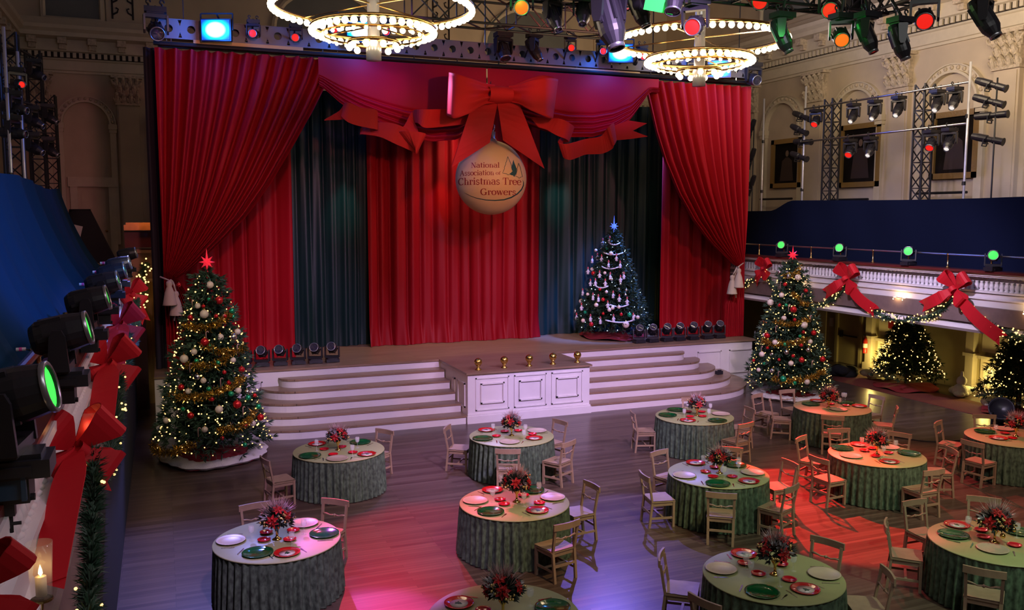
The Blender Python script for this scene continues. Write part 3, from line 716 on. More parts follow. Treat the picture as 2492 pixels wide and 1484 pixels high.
G['r']=(.82,[st_(.28,.03,.97),('l',arc(.56,.62,.27,.34,170,50,8),TN),('d',(.7,.8),.13),sf(.28,.04,.46),sf(.2,.96,.26)])
G['m']=(1.68,[st_(.28,.03,.97),st_(.84,.03,.68),st_(1.4,.03,.68),('l',arc(.58,.66,.28,.3,170,0,8),TN),('l',arc(1.14,.66,.28,.3,170,0,8),TN),sf(.28,.04,.42),sf(.84,.04,.42),sf(1.4,.04,.42),sf(.2,.96,.26)])
G['e']=(.94,[bowl(.48,.5,.4,.48,10,320),('l',[(.14,.54),(.84,.54)],TN)])
G['w']=(1.42,[('l',[(.16,.95),(.44,.02)],TH),('l',[(.44,.02),(.72,.95)],TN),('l',[(.68,.95),(.96,.02)],TH),('l',[(.96,.02),(1.24,.95)],TN),sf(.16,.95,.36),sf(.7,.95,.36),sf(1.26,.95,.3)])
G[' ']=(.5,[])
def ribbon2(b,pts,ws,P):
    n=len(pts); vs=[]
    sub=[];sw=[]
    for i in range(n-1):
        m=max(1,int(math.dist(pts[i],pts[i+1])/.35)); 
        for k in range(m): t=k/m; sub.append((pts[i][0]+(pts[i+1][0]-pts[i][0])*t,pts[i][1]+(pts[i+1][1]-pts[i][1])*t)); sw.append(ws[i]+(ws[i+1]-ws[i])*t)
    sub.append(pts[-1]); sw.append(ws[-1]); n=len(sub)
    for i in range(n):
        a,c=sub[max(i-1,0)],sub[min(i+1,n-1)]; dx,dy=c[0]-a[0],c[1]-a[1]; l=math.hypot(dx,dy) or 1
        nx,ny=-dy/l*sw[i]/2,dx/l*sw[i]/2; x,y=sub[i]
        vs+=[P(x+nx,y+ny),P(x-nx,y-ny)]
    b.add(vs,[(2*i,2*i+1,2*i+3,2*i+2) for i in range(n-1)])
def write(b,text,u0,w0,size,u1=None):
    tot=sum(G[c][0] for c in text); sx=size if u1 is None else (u1-u0)/tot
    x=0
    for c in text:
        wd,els=G[c]
        P=lambda px,py: front(u0+(x+px)*sx,w0+py*size)
        for e in els:
            if e[0]=='l': ribbon2(b,e[1],[e[2]]*len(e[1]),P)
            elif e[0]=='b':
                p=e[1]; cx=sum(q[0] for q in p)/len(p); ws=[]
                for i in range(len(p)):
                    a,d=p[max(i-1,0)],p[min(i+1,len(p)-1)]; dx,dy=d[0]-a[0],d[1]-a[1]; l=math.hypot(dx,dy) or 1
                    ws.append(TN+(TH*1.05-TN)*abs(dy/l)**1.5)
                ribbon2(b,p,ws,P)
            else:
                (cx,cy),r=e[1],e[2]; b.add([P(cx+r*math.cos(2*PI*i/8),cy+r*math.sin(2*PI*i/8)) for i in range(8)],[tuple(range(8))])
        x+=wd
M_let=mat('maroon_print',(.27,.03,.025),.5); M_teal=mat('teal_print',(.012,.07,.07),.5)
def op(px,py):
    """picture position on the ornament -> (u,w)"""
    return (px-1202)*OR/92.5,-(py-433)*OR/92.5
for text,(xa,ya),xb,size in (('National',(1152,408.5),1224,.095),('Association',(1123,427.5),1210,.095),('of',(1214,426),1226,.062),('Christmas Tree',(1118,450.5),1279,.125),('Growers',(1175,476),1266,.115)):
    u0,w0=op(xa,ya); u1,_=op(xb,ya); b=MB(); write(b,text,u0,w0,size,u1); mk('lettering',b,M_let,on)
def zz(x,y): return op(1080+x*250/1613,330+y*230/1484)   # the logo, traced in its own little frame
def line(pts,w,m,name):
    b=MB(); q=[zz(*p) for p in pts]; k=1/.35
    def P(x,y): return front(x/ k*1.0,y/k*1.0,.008)
    ribbon2(b,[(x*k*1,y*k*1) for x,y in q],[a*k for a in (w if hasattr(w,'__len__') else [w]*len(q))],P); mk(name,b,m,on)
line([(1062,320),(1040,400),(1022,440),(1028,445),(1000,510),(1008,515),(985,570),(970,590),(1045,605),(1055,620),(1082,620),(1086,605),(1140,608)],.012,M_teal,'tree_outline')
line([(1062,320),(1085,380),(1110,430),(1125,470)],.012,M_teal,'tree_outline')
line([(1242,420),(1228,470),(1212,520),(1220,530),(1200,590),(1188,640),(1232,650),(1240,665),(1258,665),(1264,652),(1305,640),(1285,560),(1266,480),(1242,420)],.012,M_teal,'tree_outline')
b=MB(); q=[(1155,370),(1168,420),(1190,470),(1208,520),(1205,560),(1195,600),(1180,625),(1170,650),(1155,640),(1150,628),(1110,622),(1085,605),(1130,600),(1150,590),(1140,560),(1125,530),(1118,490),(1135,450),(1145,410)]
vs=[front(*zz(*p),.008) for p in q]; b.add(vs+[front(*zz(1165,540),.01)],[(i,(i+1)%len(q),len(q)) for i in range(len(q))]); mk('bird_emblem',b,M_teal,on)
sw=[(355,905),(450,955),(560,995),(700,1022),(850,1030),(1000,1018),(1120,980),(1220,920),(1290,850),(1325,780),(1325,730),(1308,690)]
line(sw,[.004,.01,.016,.022,.026,.030,.034,.036,.034,.028,.018,.004],M_teal,'swoosh')
# ================================================================ Christmas trees
M_fir=mat('fir_needles',(.030,.065,.040),.6,var=.45,scale=5,spec=.3)
M_fir2=mat('dark_fir_needles',(.020,.045,.022),.6,var=.4,scale=5,spec=.3)
M_firtip=mat('frosted_needles',(.075,.125,.085),.55,var=.3,scale=6)
M_bark=mat('bark',(.06,.035,.02),.9)
G_warm=glow('warm_bulb',(1,.58,.20),2.6)
G_cool=glow('cool_bulb',(.55,.75,1),4.0)
M_ballr=mat('red_bauble',(.62,.012,.02),.16,.55,coat=.6); M_ballw=mat('pearl_bauble',(.66,.54,.46),.45,spec=.5)
M_ballg=mat('green_bauble',(.01,.34,.15),.15,.55,coat=.5); M_balls=mat('mirror_bauble',(.75,.75,.8),.12,1)
M_tinsel=mat('gold_tinsel',(.62,.40,.08),.22,.9)
M_silvt=mat('white_garland',(.6,.6,.68),.5)
M_felt=mat('red_felt',(.20,.006,.012),.9); M_fur=mat('white_fur',(.62,.58,.60),.95,bump=.8,scale=60)
def fir(t,H,R,z0,n,m1,m2,seed,name_trunk=True,rough=1.0,prof=lambda k:k):
    global rng
    rng=np.random.default_rng(seed)
    b=MB(); pts=[];dirs=[];tp=[];td=[]
    tiers=int(H/.16)
    for i in range(n):
        k=rng.uniform()**.62          # 0 tip .. 1 bottom
        k=(math.floor(k*tiers)+rng.uniform(.25,1))/tiers; k=min(k,1)
        a=rng.uniform(0,2*PI); rmax=R*prof(k)+.06
        rmax*=1+.10*math.sin(7*a+9*k*3)*rough*.8
        rr=rmax*(1-abs(rng.normal())*.22) if rng.uniform()<.78 else rmax*rng.uniform(.3,.85)
        z=z0+(H-z0)*(1-k)-.10*rr/R*1.2+.05*rng.normal()
        d=np.array([math.cos(a),math.sin(a),-.30+.55*rng.uniform()])
        p=(rr*math.cos(a),rr*math.sin(a),max(z,.12))
        if rng.uniform()<.25 and rr>rmax*.8: tp.append(p); td.append(d)
        else: pts.append(p); dirs.append(d)
    # leader
    for i in range(26): 
        a=rng.uniform(0,2*PI); pts.append((.05*math.cos(a),.05*math.sin(a),H-.02-.28*rng.uniform())); dirs.append(np.array([math.cos(a)*.8,math.sin(a)*.8,.9]))
    L=.11+.05*R
    tufts(b,pts,dirs,L,9,.011+.004*R,1.0); b.mi=1
    if tp: tufts(b,tp,td,L*.9,7,.011,.9)
    # inner boughs so no light shows through the middle
    b.mi=0
    ip=[];idr=[]
    for i in range(int(n*.5)):
        k=rng.uniform()**.6; a=rng.uniform(0,2*PI); rr=R*prof(k)*rng.uniform(.1,.6); ip.append((rr*math.cos(a),rr*math.sin(a),max(.15,z0+(H-z0)*(1-k)))); idr.append(np.array([math.cos(a),math.sin(a),-.1]))
    tufts(b,ip,idr,L*1.3,6,.03,1.2)
    o=stuff(mk('foliage',b,[m1,m2],t))
    tb=MB(); tb.tube([(0,0,.0),(0,0,z0+.3),(0,0,H*.96)],[.07,.06,.01],8); mk('trunk',tb,M_bark,t)
def bulb_string(parent_loc,label,pts,m,r=.024,group=None):
    t=thing('light_string',label,'string lights',parent_loc,0,group)
    me=mesh_of('bulb',MB().ball((0,0,0),1,6,4),m,True)
    for p in pts[:300]:
        put('bulb',me,t,p,scale=(r*random.uniform(.75,1.25),)*3)
    w=MB(); q=sorted(pts,key=lambda p:-p[2]); 
    q=sorted(pts,key=lambda p:(-round(p[2]/.22),math.atan2(p[1],p[0])))
    for a,c in zip(q,q[1:]):
        pass
    w.tube([(p[0]*.97,p[1]*.97,p[2]) for p in q],.0035,3)
    mk('wire',w,mat('green_wire',(.01,.03,.015),.6),t)
    return t
def surf(H,R,z0,k,a,f=1.02,prof=lambda k:k):
    r=(R*prof(k)+.06)*f; return (r*math.cos(a),r*math.sin(a),z0+(H-z0)*(1-k)-.10*r/R*1.1)
def cam_angle(loc): return math.atan2(CAM.y-loc[1],CAM.x-loc[0])
MB_BALL={}
def hang(kind,m,loc,label,group,r,sc=None):
    key=kind+m.name
    if key not in MB_BALL: MB_BALL[key]=(mesh_of('bauble',MB().ball((0,0,0),1,14,9),m,True),mesh_of('cap',MB().lathe([(.26,.93),(.26,1.16),(.12,1.2),(.05,1.45)],8),M_gold,True))
    a,c=MB_BALL[key]
    o=put('bauble',a,None,loc,scale=sc or (r,)*3); tag(o,label,'ornament',group); put('cap',c,o)
    return o
def tinsel(loc,label,pts,m,rad=.055,dens=90):
    """a fluffy tinsel rope along the points"""
    pts=[Vector(p) for p in pts]; P=[];Dd=[]
    for a,c in zip(pts,pts[1:]):
        n=max(2,int((c-a).length*dens))
        for i in range(n):
            q=a.lerp(c,i/n); P.append(q+Vector(rng.normal(size=3))*rad*.3); Dd.append(rng.normal(size=3))
    b=MB(); tufts(b,np.array([tuple(p) for p in P]),np.array(Dd),rad,4,.011,2.0)
    o=mk('tinsel_garland',b,m,None,False,loc); tag(o,label,'tinsel'); return o
def tree_skirt(loc,R,label,seed,fur=True):
    t=thing('tree_skirt',label,'tree skirt',loc)
    r=random.Random(seed); ph=[r.uniform(0,6) for _ in range(3)]
    def rad(a): return R*(1+.05*math.sin(3*a+ph[0])+.04*math.sin(5*a+ph[1]))
    def fn(u,v):
        a=2*PI*u; q=rad(a)*v; return Vector((q*math.cos(a),q*math.sin(a),.05+.03*math.sin(6*a+ph[2])*v+.10*(1-v)))
    mk('cloth',MB().grid(fn,40,8,True),M_felt,t,True)
    if fur:
        def fz(u,v):
            a=2*PI*u; c=2*PI*v; rr=rad(a)*.84+.20*math.cos(c)*(1+.1*math.sin(17*a)); return Vector((rr*math.cos(a),rr*math.sin(a),.075+.075*math.sin(c)*(1+.25*math.sin(23*a+3*c))))
        mk('fur_border',MB().grid(fz,90,10,True),M_fur,t,True)
    return t
def star(loc,label,m,R=.2,n=8,tall=1.7):
    b=MB(); o=[]
    for i in range(2*n):
        a=PI*i/n+PI/2; r=R if i%2==0 else R*.42
        if i==0: r=R*tall
        o.append(Vector((r*math.cos(a),0,r*math.sin(a))))
    k=len(o); b.add(o+[Vector((0,-.07,0)),Vector((0,.07,0))],[(i,(i+1)%k,k) for i in range(k)]+[((i+1)%k,i,k+1) for i in range(k)])
    s=thing('star_topper',label,'star',loc,-YAW)
    mk('star',b,m,s); mk('stem',MB().tube([(0,0,-.05),(0,0,-.34)],.018,6),m,s); return s
# --- the two tall decorated trees on the floor
def big_tree(loc,H,R,who,seed,px,nb,prof):
    t=thing('christmas_tree','tall bushy Christmas tree covered in baubles, %s'%who,'Christmas tree',loc)
    z0=.42; fir(t,H,R,z0,1500,M_fir,M_firtip,seed,prof=prof)
    r=random.Random(seed)
    ca=cam_angle(loc)
    pts=[]
    while len(pts)<nb:
        k=r.uniform(0,1)**.62; a=ca+r.uniform(-1.9,1.9); pts.append(surf(H,R,z0,k,a,r.uniform(.94,1.06),prof))
    bulb_string(loc,'warm white fairy lights wound on the Christmas tree, %s'%who,pts,G_warm,.0145)
    # tinsel winding
    Lx=Vector(loc)
    for (k0,k1,a0,a1,nm) in px['tinsel']:
        q=[]
        for i in range(24):
            s=i/23; k=k0+(k1-k0)*s+.03*math.sin(PI*s); q.append(surf(H,R,z0,k,ca+a0+(a1-a0)*s,1.04,prof))
        tinsel(loc,'gold tinsel rope, %s, on the tree %s'%(nm,who),q,M_tinsel,.10,190)
    # baubles seen in the photograph: (picture x, y, kind, radius)
    cnt={}
    order=sorted(px['balls'],key=lambda q:q[1])
    for (x,y,kind,rr) in order:
        d=ray(x,y); best=None
        # where the line of sight meets the tree's outer cone
        for s_ in np.linspace(13,30,400):
            p=CAM+d*float(s_)-Lx; k=1-(p.z-z0)/(H-z0)
            if 0<=k<=1.02 and math.hypot(p.x,p.y)<=(R*prof(min(1,k))+.06)*1.05: best=p; break
        if best is None:
            s_=(Lx-CAM).dot(_fw); best=CAM+d*s_-Lx
        m={'r':M_ballr,'w':M_ballw,'g':M_ballg,'s':M_balls}[kind]; col={'r':'shiny red','w':'matt pearl','g':'shiny green','s':'mirror silver'}[kind]
        i=cnt.get(kind,0); cnt[kind]=i+1
        hang('ball',m,Lx+best,'%s bauble, %s from the top on the tree %s'%(col,nth(i),who),'baubles on the tree '+who,rr)
    # candy canes
    for i in range(9):
        k=.18+.085*i; a=ca+[-.7,.5,-.1,.8,-.5,.2,-.9,.6,-.25][i]; q=Vector(surf(H,R,z0,k,a,1.08,prof))+Lx
        o=mk('candy_cane',MB().tube([(0,0,-.1),(0,0,.06),(.012,0,.085),(.035,0,.09),(.05,0,.065)],.011,5),mat('candy_cane',(.55,.30,.28),.4),None,True,q,(0,0,a+PI/2))
        tag(o,'pale striped candy cane, %s from the top on the tree %s'%(nth(i),who),'candy cane','candy canes on the tree '+who)
LB=[(511,693,'w',.075),(435,693,'r',.05),(533,731,'r',.085),(481,744,'w',.06),(495,745,'r',.04),(497,764,'w',.088),(463,772,'r',.055),(526,769,'r',.045),(547,769,'r',.05),(564,756,'g',.06),(567,770,'g',.045),(578,807,'w',.065),(536,820,'w',.07),(567,820,'s',.085),(498,832,'r',.085),(472,856,'w',.065),(448,873,'w',.085),(567,876,'w',.06),(588,899,'r',.07),(546,906,'r',.045),(480,917,'s',.07),(495,926,'w',.06),(441,942,'r',.065),(557,931,'r',.05),(458,952,'w',.06),(580,950,'w',.065),(601,953,'s',.055),(577,984,'r',.09),(516,971,'r',.05),(533,996,'w',.08),(464,1011,'r',.068),(634,1015,'r',.075),(615,1030,'w',.065),(498,1045,'w',.062),(596,1036,'r',.05),(404,1023,'w',.06),(541,1066,'r',.045),(510,842,'g',.04),(478,878,'g',.05),(531,882,'g',.05),(508,946,'g',.05),(562,958,'g',.06),(604,967,'g',.06),(629,989,'g',.06),(445,995,'g',.045),(596,1082,'g',.05),(620,962,'r',.045),(508,728,'g',.04)]
RB=[(1897,663,'s',.05),(1919,673,'s',.07),(1942,675,'w',.09),(1961,707,'r',.06),(1911,692,'r',.06),(1902,718,'w',.075),(1875,736,'w',.095),(1897,742,'r',.055),(1931,753,'r',.095),(1908,774,'w',.07),(1934,778,'r',.05),(1957,791,'w',.10),(1980,810,'r',.075),(1867,816,'r',.085),(1860,815,'w',.055),(1886,833,'w',.075),(1955,808,'r',.05),(1947,818,'g',.05),(1910,838,'g',.06),(1972,831,'w',.065),(1913,742,'g',.05),(1854,862,'w',.08),(1879,862,'s',.06),(1914,857,'s',.075),(1967,851,'s',.075),(1951,876,'r',.08),(2002,874,'r',.08),(1925,884,'w',.075),(1846,900,'w',.06),(1880,902,'s',.075),(1896,875,'r',.045),(1906,922,'g',.09),(1964,929,'w',.08),(1934,932,'g',.06),(1950,840,'r',.05),(1868,846,'r',.045),(1834,877,'r',.045),(1860,885,'g',.05),(1930,866,'r',.05)]
PL=lambda k: .16+.84*k**.85 if k>.03 else .16*k/.03
PR=lambda k: .20+.80*k**1.0 if k>.03 else .2*k/.03
TL=(.86,19.2,0); TR=(16.32,19.75,0)
big_tree(TL,3.98,1.09,'left of the stage',21,{'balls':LB,'tinsel':[(.30,.24,-.9,.9,'upper strand'),(.40,.44,-.2,1.2,'small side strand'),(.68,.60,-.95,.8,'middle strand'),(.50,.47,-.6,.5,'broken strand'),(.86,.80,.1,.9,'lower right strand'),(.98,.93,-1.5,-.3,'lowest left strand')]},300,PL)
big_tree(TR,3.82,1.10,'right of the stage',22,{'balls':RB,'tinsel':[(.10,.04,-.6,.7,'top strand'),(.24,.32,.1,.9,'short side strand'),(.46,.44,-.6,.7,'upper strand'),(.62,.58,-1.0,.6,'middle strand'),(.90,.84,-.4,1.0,'lowest strand')]},300,PR)
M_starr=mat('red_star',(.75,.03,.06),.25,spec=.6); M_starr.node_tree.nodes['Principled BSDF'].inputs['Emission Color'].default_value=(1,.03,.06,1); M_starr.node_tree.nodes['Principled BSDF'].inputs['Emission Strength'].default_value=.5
star(Vector(TL)+Vector((0,0,4.12)),'red pointed star on the Christmas tree left of the stage',M_starr,.17)
star(Vector(TR)+Vector((0,0,3.98)),'red pointed star on the Christmas tree right of the stage',M_starr,.16)
tree_skirt((TL[0],TL[1]-.02,0),1.08,'red tree skirt with white fur border under the left tree',1)
tree_skirt((TR[0],TR[1]-.1,0),1.0,'red tree skirt with white fur border under the right tree',2)
# --- the tree on the stage
T3=(13.13,24.27,ZS)
t=thing('christmas_tree','Christmas tree with pale ornaments and blue star standing on the stage','Christmas tree',T3)
P3=lambda k: .07+.93*k**1.0
H3,R3,Z3=3.35,1.13,.42
fir(t,H3,R3,Z3,1300,M_fir2,M_fir,31,prof=P3)
M_starb=glow('blue_star',(.08,.16,1),1.6)
star(Vector(T3)+Vector((0,0,H3+.13)),'blue eight pointed star on the stage Christmas tree',M_starb,.14,8,2.4)
SB=[(x,y,k) for x,y,k in ((1472,664,'w'),(1487,617,'w'),(1441,655,'w'),(1506,704,'s'),(1450,609,'w'),(1451,742,'w'),(1491,749,'w'),(1430,716,'w'),(1414,733,'w'),(1400,757,'s'),(1424,760,'g'),(1419,780,'w'),(1523,790,'W'),(1517,665,'s'),(1510,691,'s'),(1460,704,'r'),(1468,763,'r'),(1468,729,'r'),(1439,789,'r'),(1532,766,'g'),(1543,769,'w'),(1476,710,'w'),(1524,706,'s'),(1522,717,'s'),(1483,754,'w'),(1506,747,'w'),(1512,765,'r'),(1552,772,'w'),(1477,604,'g'),(1465,605,'w'),(1444,665,'r'),(1489,680,'s'))]
G3=Vector(T3); cnt={}
def on_cone(x,y,Lx,H,R,z0,prof,f=1.05):
    d=ray(x,y)
    for s_ in np.linspace(13,34,500):
        p=CAM+d*float(s_)-Lx; k=1-(p.z-z0)/(H-z0)
        if 0<=k<=1.02 and math.hypot(p.x,p.y)<=(R*prof(min(1,k))+.06)*f: return Lx+p
    return CAM+d*(Lx-CAM).dot(_fw)
for (x,y,kind) in sorted(SB,key=lambda q:q[1]):
    m={'r':M_ballr,'w':M_ballw,'W':M_ballw,'g':M_ballg,'s':M_balls}[kind]; rr=.105 if kind=='W' else random.uniform(.045,.075); col={'r':'dark red','w':'matt pearl','W':'big cream','g':'shiny green','s':'mirror silver'}[kind]
    i=cnt.get(kind,0); cnt[kind]=i+1
    hang('ball',m,on_cone(x,y,G3,H3,R3,Z3,P3),'%s bauble, %s from the top on the stage tree'%(col,nth(i)),'baubles on the stage tree',rr)
# small white figure ornaments (robed dolls)
fb=MB().lathe([(.0,-.12),(.05,-.11),(.055,-.08),(.04,.0),(.045,.03),(.02,.055)],8).ball((0,0,.085),.032,8,6); fb.tube([(.04,0,.02),(.075,-.02,-.03)],.014,5); fb.tube([(-.04,0,.02),(-.075,-.02,-.03)],.014,5)
fm=mesh_of('doll_body',fb,mat('doll_white',(.62,.58,.66),.6),True); hm=mesh_of('hat',MB().lathe([(.04,.1),(.03,.13),(.0,.19)],8),mat('doll_red',(.45,.05,.05),.6),True)
for i,(x,y) in enumerate(sorted([(1467,590),(1484,585),(1454,626),(1441,633),(1464,630),(1481,644),(1500,628),(1509,645),(1459,669),(1485,673),(1473,689),(1449,688),(1437,689),(1431,660),(1510,680),(1443,723),(1456,727),(1492,718),(1507,727),(1526,733),(1415,748),(1403,772),(1437,775),(1461,781),(1493,775),(1541,772),(1518,672),(1418,712),(1479,742)],key=lambda q:q[1])):
    p=on_cone(x,y,G3,H3,R3,Z3,P3,1.08)
    o=put('doll_ornament',fm,None,p,(0,0,random.uniform(-.6,.6)),(.82,)*3); tag(o,'small white robed doll ornament, %s from the top on the stage tree'%nth(i),'ornament','doll ornaments on the stage tree'); put('hat',hm,o)
ca=cam_angle(T3)
for i,(k,a0,a1) in enumerate(((.12,-.7,.6),(.22,-.8,.9),(.36,-.3,.7),(.55,.2,.8),(.73,-.5,.1),(.88,-.6,.2))):
    q=[Vector(surf(H3,R3,Z3,k+.02*math.sin(PI*s/9),ca-(a0+(a1-a0)*s/9),1.08,P3)) for s in range(10)]
    o=mk('ribbon_garland',MB().tube(q,.022,5),M_silvt,None,True,T3); tag(o,'white ribbon garland, %s from the top on the stage tree'%nth(i),'garland','ribbons on the stage tree')
r_=random.Random(5)
bulb_string(T3,'cool white fairy lights on the stage Christmas tree',[surf(H3,R3,Z3,r_.uniform(.02,1)**.6,ca+r_.uniform(-1.5,1.5),r_.uniform(.98,1.06),P3) for _ in range(46)],G_cool,.013)
tree_skirt(T3,1.05,'dark red tree skirt under the stage Christmas tree',3,False)
o=mk('gift_box',MB().box((0,0,.12),(.34,.28,.22)),mat('blue_wrap',(.02,.06,.2),.3),None,False,(13.75,24.1,ZS+.09)); tag(o,'small dark blue gift box under the stage tree','gift box')
# --- two rustic trees with warm lights under the right balcony
def small_tree(loc,H,R,label,sk,lt,seed):
    t=thing('christmas_tree',label,'Christmas tree',loc); pf=lambda k:.10+.9*k**.9
    fir(t,H,R,.5,800,M_fir2,mat('brown_twig_needles',(.075,.055,.025),.7),seed,rough=2,prof=pf)
    ca=cam_angle(loc); r=random.Random(seed)
    bulb_string(loc,lt,[surf(H,R,.5,r.uniform(0,1)**.62,ca+r.uniform(-2,2),r.uniform(.9,1.08),pf) for _ in range(170)],G_warm,.0165)
    tree_skirt(loc,.9,sk,seed,False)
small_tree((20.3,19.35,0),2.3,.92,'dark rustic tree with warm lights beneath the right balcony swag','patterned dark red skirt under the rustic tree below the swag','warm fairy lights on the rustic tree below the balcony swag',41)
small_tree((20.35,15.75,0),2.3,.92,'dark rustic tree with warm lights cut by the right picture edge','dark red skirt under the rustic tree at the right picture edge','warm fairy lights on the rustic tree at the right edge',42)
# snow blankets and bits by the wall
M_snow=mat('cotton_snow',(.62,.58,.5),.95,bump=.6,scale=30)
def snow(loc,label,seed,sc):
    r=random.Random(seed); b=MB()
    for i in range(9): b.ball((r.uniform(-.45,.45)*sc,r.uniform(-.25,.25)*sc,.05+r.uniform(0,.12)*sc),r.uniform(.12,.24)*sc,8,6,(1.2,1,.7))
    o=mk('snow_blanket',b,M_snow,None,True,loc); tag(o,label,'snow blanket'); stuff(o)
snow((20.7,20.9,.03),'cotton snow heap by the lit niche left of the rustic tree',1,1.0)
snow((20.9,17.9,.03),'cotton snow heap between the two rustic trees by the wall',2,.9)
snow((20.5,16.5,.03),'cotton snow heap at the foot of the rightmost rustic tree',3,.9)
sm=thing('snow_figure','white cotton snow figure between the two rustic trees','snowman',(20.6,17.75,0))
mk('body',MB().ball((0,0,.2),.2,10,7).ball((.05,0,.47),.14,10,7),M_snow,sm,True); mk('neck',MB().tube([(.05,0,.58),(.05,0,.74)],[.05,.03],8),M_snow,sm)
# ================================================================ balcony garlands and bows
M_gar=mat('garland_needles',(.022,.06,.034),.6,var=.4,scale=7)
def garland(label,ltlabel,pts,rad=.11,nbulb=40,dens=55,br=.017,wd=.012,bl=6):
    pts=smooth_pts([Vector(p) for p in pts],8)
    P=[];Dd=[];B=[]
    for a,c in zip(pts,pts[1:]):
        n=max(2,int((c-a).length*dens)); t=(c-a).normalized()
        for i in range(n):
            P.append(a.lerp(c,i/n)); v=Vector(rng.normal(size=3)); v-=t*v.dot(t); v.normalize(); Dd.append(tuple(v+t*.5))
    b=MB(); tufts(b,np.array([tuple(p) for p in P]),np.array(Dd),rad*1.25,bl,wd,.8)
    t=thing('garland',label,'garland',pts[0]); q=pts[0]
    b.v=[(v[0]-q.x,v[1]-q.y,v[2]-q.z) for v in b.v]; stuff(mk('foliage',b,M_gar,t))
    mk('core',MB().tube([p-q for p in pts],rad*.35,6),M_gar,t)
    L=thing('light_string',ltlabel,'string lights',pts[0])
    me=mesh_of('bulb',MB().ball((0,0,0),1,6,4),G_warm,True)
    for i in range(nbulb):
        k=random.uniform(0,len(pts)-1.01); a=pts[int(k)].lerp(pts[int(k)+1],k%1); v=Vector(rng.normal(size=3)).normalized()
        toc=(CAM-a).normalized()
        if v.dot(toc)<0: v=-v
        put('bulb',me,L,a+v*rad*1.02-q,scale=(br,)*3)
    mk('wire',MB().tube([p-q+Vector((0,0,rad*.3)) for p in pts],.006,4),mat('green_wire',(.01,.03,.015),.6),L)
M_rib=mat('red_ribbon',(.50,.008,.016),.6,sheen=.3,spec=.3)
def balcony_bow(loc,label,out,along,s,tails,wf=1.0):
    """loops of wide ribbon in the plane of the balustrade; out: away from the rail, along: along it (towards picture right)"""
    t=thing('ribbon_bow',label,'bow',loc); O_=Vector(out); A_=Vector(along); Z_=Vector((0,0,1))
    def lp(ang,L,wd,ph):
        c,s_=math.cos(ang),math.sin(ang); d=A_*c+Z_*s_; w=A_*(-s_)+Z_*c
        d=(d+O_*.25).normalized()
        top=[];bot=[]
        for i in range(17):
            k=i/16; a=-PI+2*PI*k; r=.5*(1+math.cos(a)); 
            p=d*(L*(r**.8))+O_*(.32*L*math.sin(a)*(.35+r*.65)+.02*ph)
            h=wd*wf*(.22+.78*min(1,r*1.5)); top.append(p+w*h/2); bot.append(p-w*h/2)
        mk('loop',strip(top,bot,.012*s),M_rib,t,False)
    for ang,L,wd,ph in ((2.35,.50,.30,0),(.72,.52,.30,1),(3.75,.42,.27,2),(-.75,.46,.30,3)): lp(ang,L*s,wd*s,ph)
    def kb(u,v):
        a=2*PI*u; return O_*(.12*s+.10*s*math.cos(a))+(A_*.7+Z_*.7)*(.09*s*math.sin(a))+(A_*-.5+Z_*.5)*(v-.5)*.16*s
    mk('knot',MB().grid(kb,12,3,True),M_rib,t,True)
    for tl_ in tails:
        if isinstance(tl_[0],Vector):
            vec,wv,wd=tl_; top=[];bot=[]
            for i in range(11):
                k=i/10; q=O_*.03+vec*k+Vector((.02*math.sin(k*PI),0,.10*math.sin(k*PI))); f=.4+.6*min(1,k*3); top.append(q+wv*wd/2*f); bot.append(q-wv*wd/2*f)
            b=strip(top,bot,.008); e=vec.normalized()*wd*.45; m=(top[-1]+bot[-1])/2; b.add([top[-1],bot[-1],top[-1]+e,m+e*.05,bot[-1]+e],[(0,3,2),(0,1,3),(1,4,3)]); mk('tail',b,M_rib,t); continue
        dx,dz,wd=tl_[:3]; do=tl_[3] if len(tl_)>3 else 0
        top=[];bot=[]; w=Vector(A_*-dz+Z_*dx).normalized()*wd*s/2
        for i in range(9):
            k=i/8; p=A_*dx*s*k+Z_*(dz*s*k-.05*math.sin(k*PI))+O_*(.08+do*k+.10*math.sin(k*PI))*s; top.append(p+w*(.45+.55*min(1,k*3))); bot.append(p-w*(.45+.55*min(1,k*3)))
        # swallow-tail end
        b=strip(top,bot,.012*s); e=A_*dx+Z_*dz+O_*do; e=e.normalized()*wd*s*.45
        m=(top[-1]+bot[-1])/2; b.add([top[-1],bot[-1],top[-1]+e,m,bot[-1]+e],[(0,3,2),(0,1,3),(1,4,3)]); mk('tail',b,M_rib,t)
    return t
RX=17.28
RBOW=[(RX,22.15,3.43),(RX,18.6,3.36),(RX,15.12,3.36),(RX,11.6,3.36)]
balcony_bow(RBOW[0],'red ribbon bow on the right balcony nearest the stage',(-1,0,0),(0,-1,0),.82,[(-.42,-.52,.26)])
balcony_bow(RBOW[1],'red ribbon bow on the right balcony with two long tails, middle one',(-1,0,0),(0,-1,0),1.0,[(-.75,-.42,.30),(1.0,-.72,.32)])
balcony_bow(RBOW[2],'red ribbon bow on the right balcony nearest the right picture edge',(-1,0,0),(0,-1,0),1.0,[(-.85,-.45,.28),(1.25,-.95,.32)])
def swagpts(a,c,low,n=7):
    a,c=Vector(a),Vector(c); o=[]
    for i in range(n+1):
        k=i/n; p=a.lerp(c,k); p.z-=low*(1-(2*k-1)**2)**.8; o.append(p)
    return o
dz=Vector((0,0,-.12))
garland('evergreen garland on the right balcony falling towards the stage curtain','warm lights on the right balcony garland by the curtain',[Vector((17.2,23.9,2.62)),Vector((17.2,23.3,2.75)),Vector((17.2,22.7,3.05)),Vector(RBOW[0])+dz],.11,46)
garland('evergreen swag on the right balcony behind the right tree','warm lights on the right balcony swag behind the tree',swagpts(Vector(RBOW[0])+dz,Vector(RBOW[1])+dz,.80),.12,90)
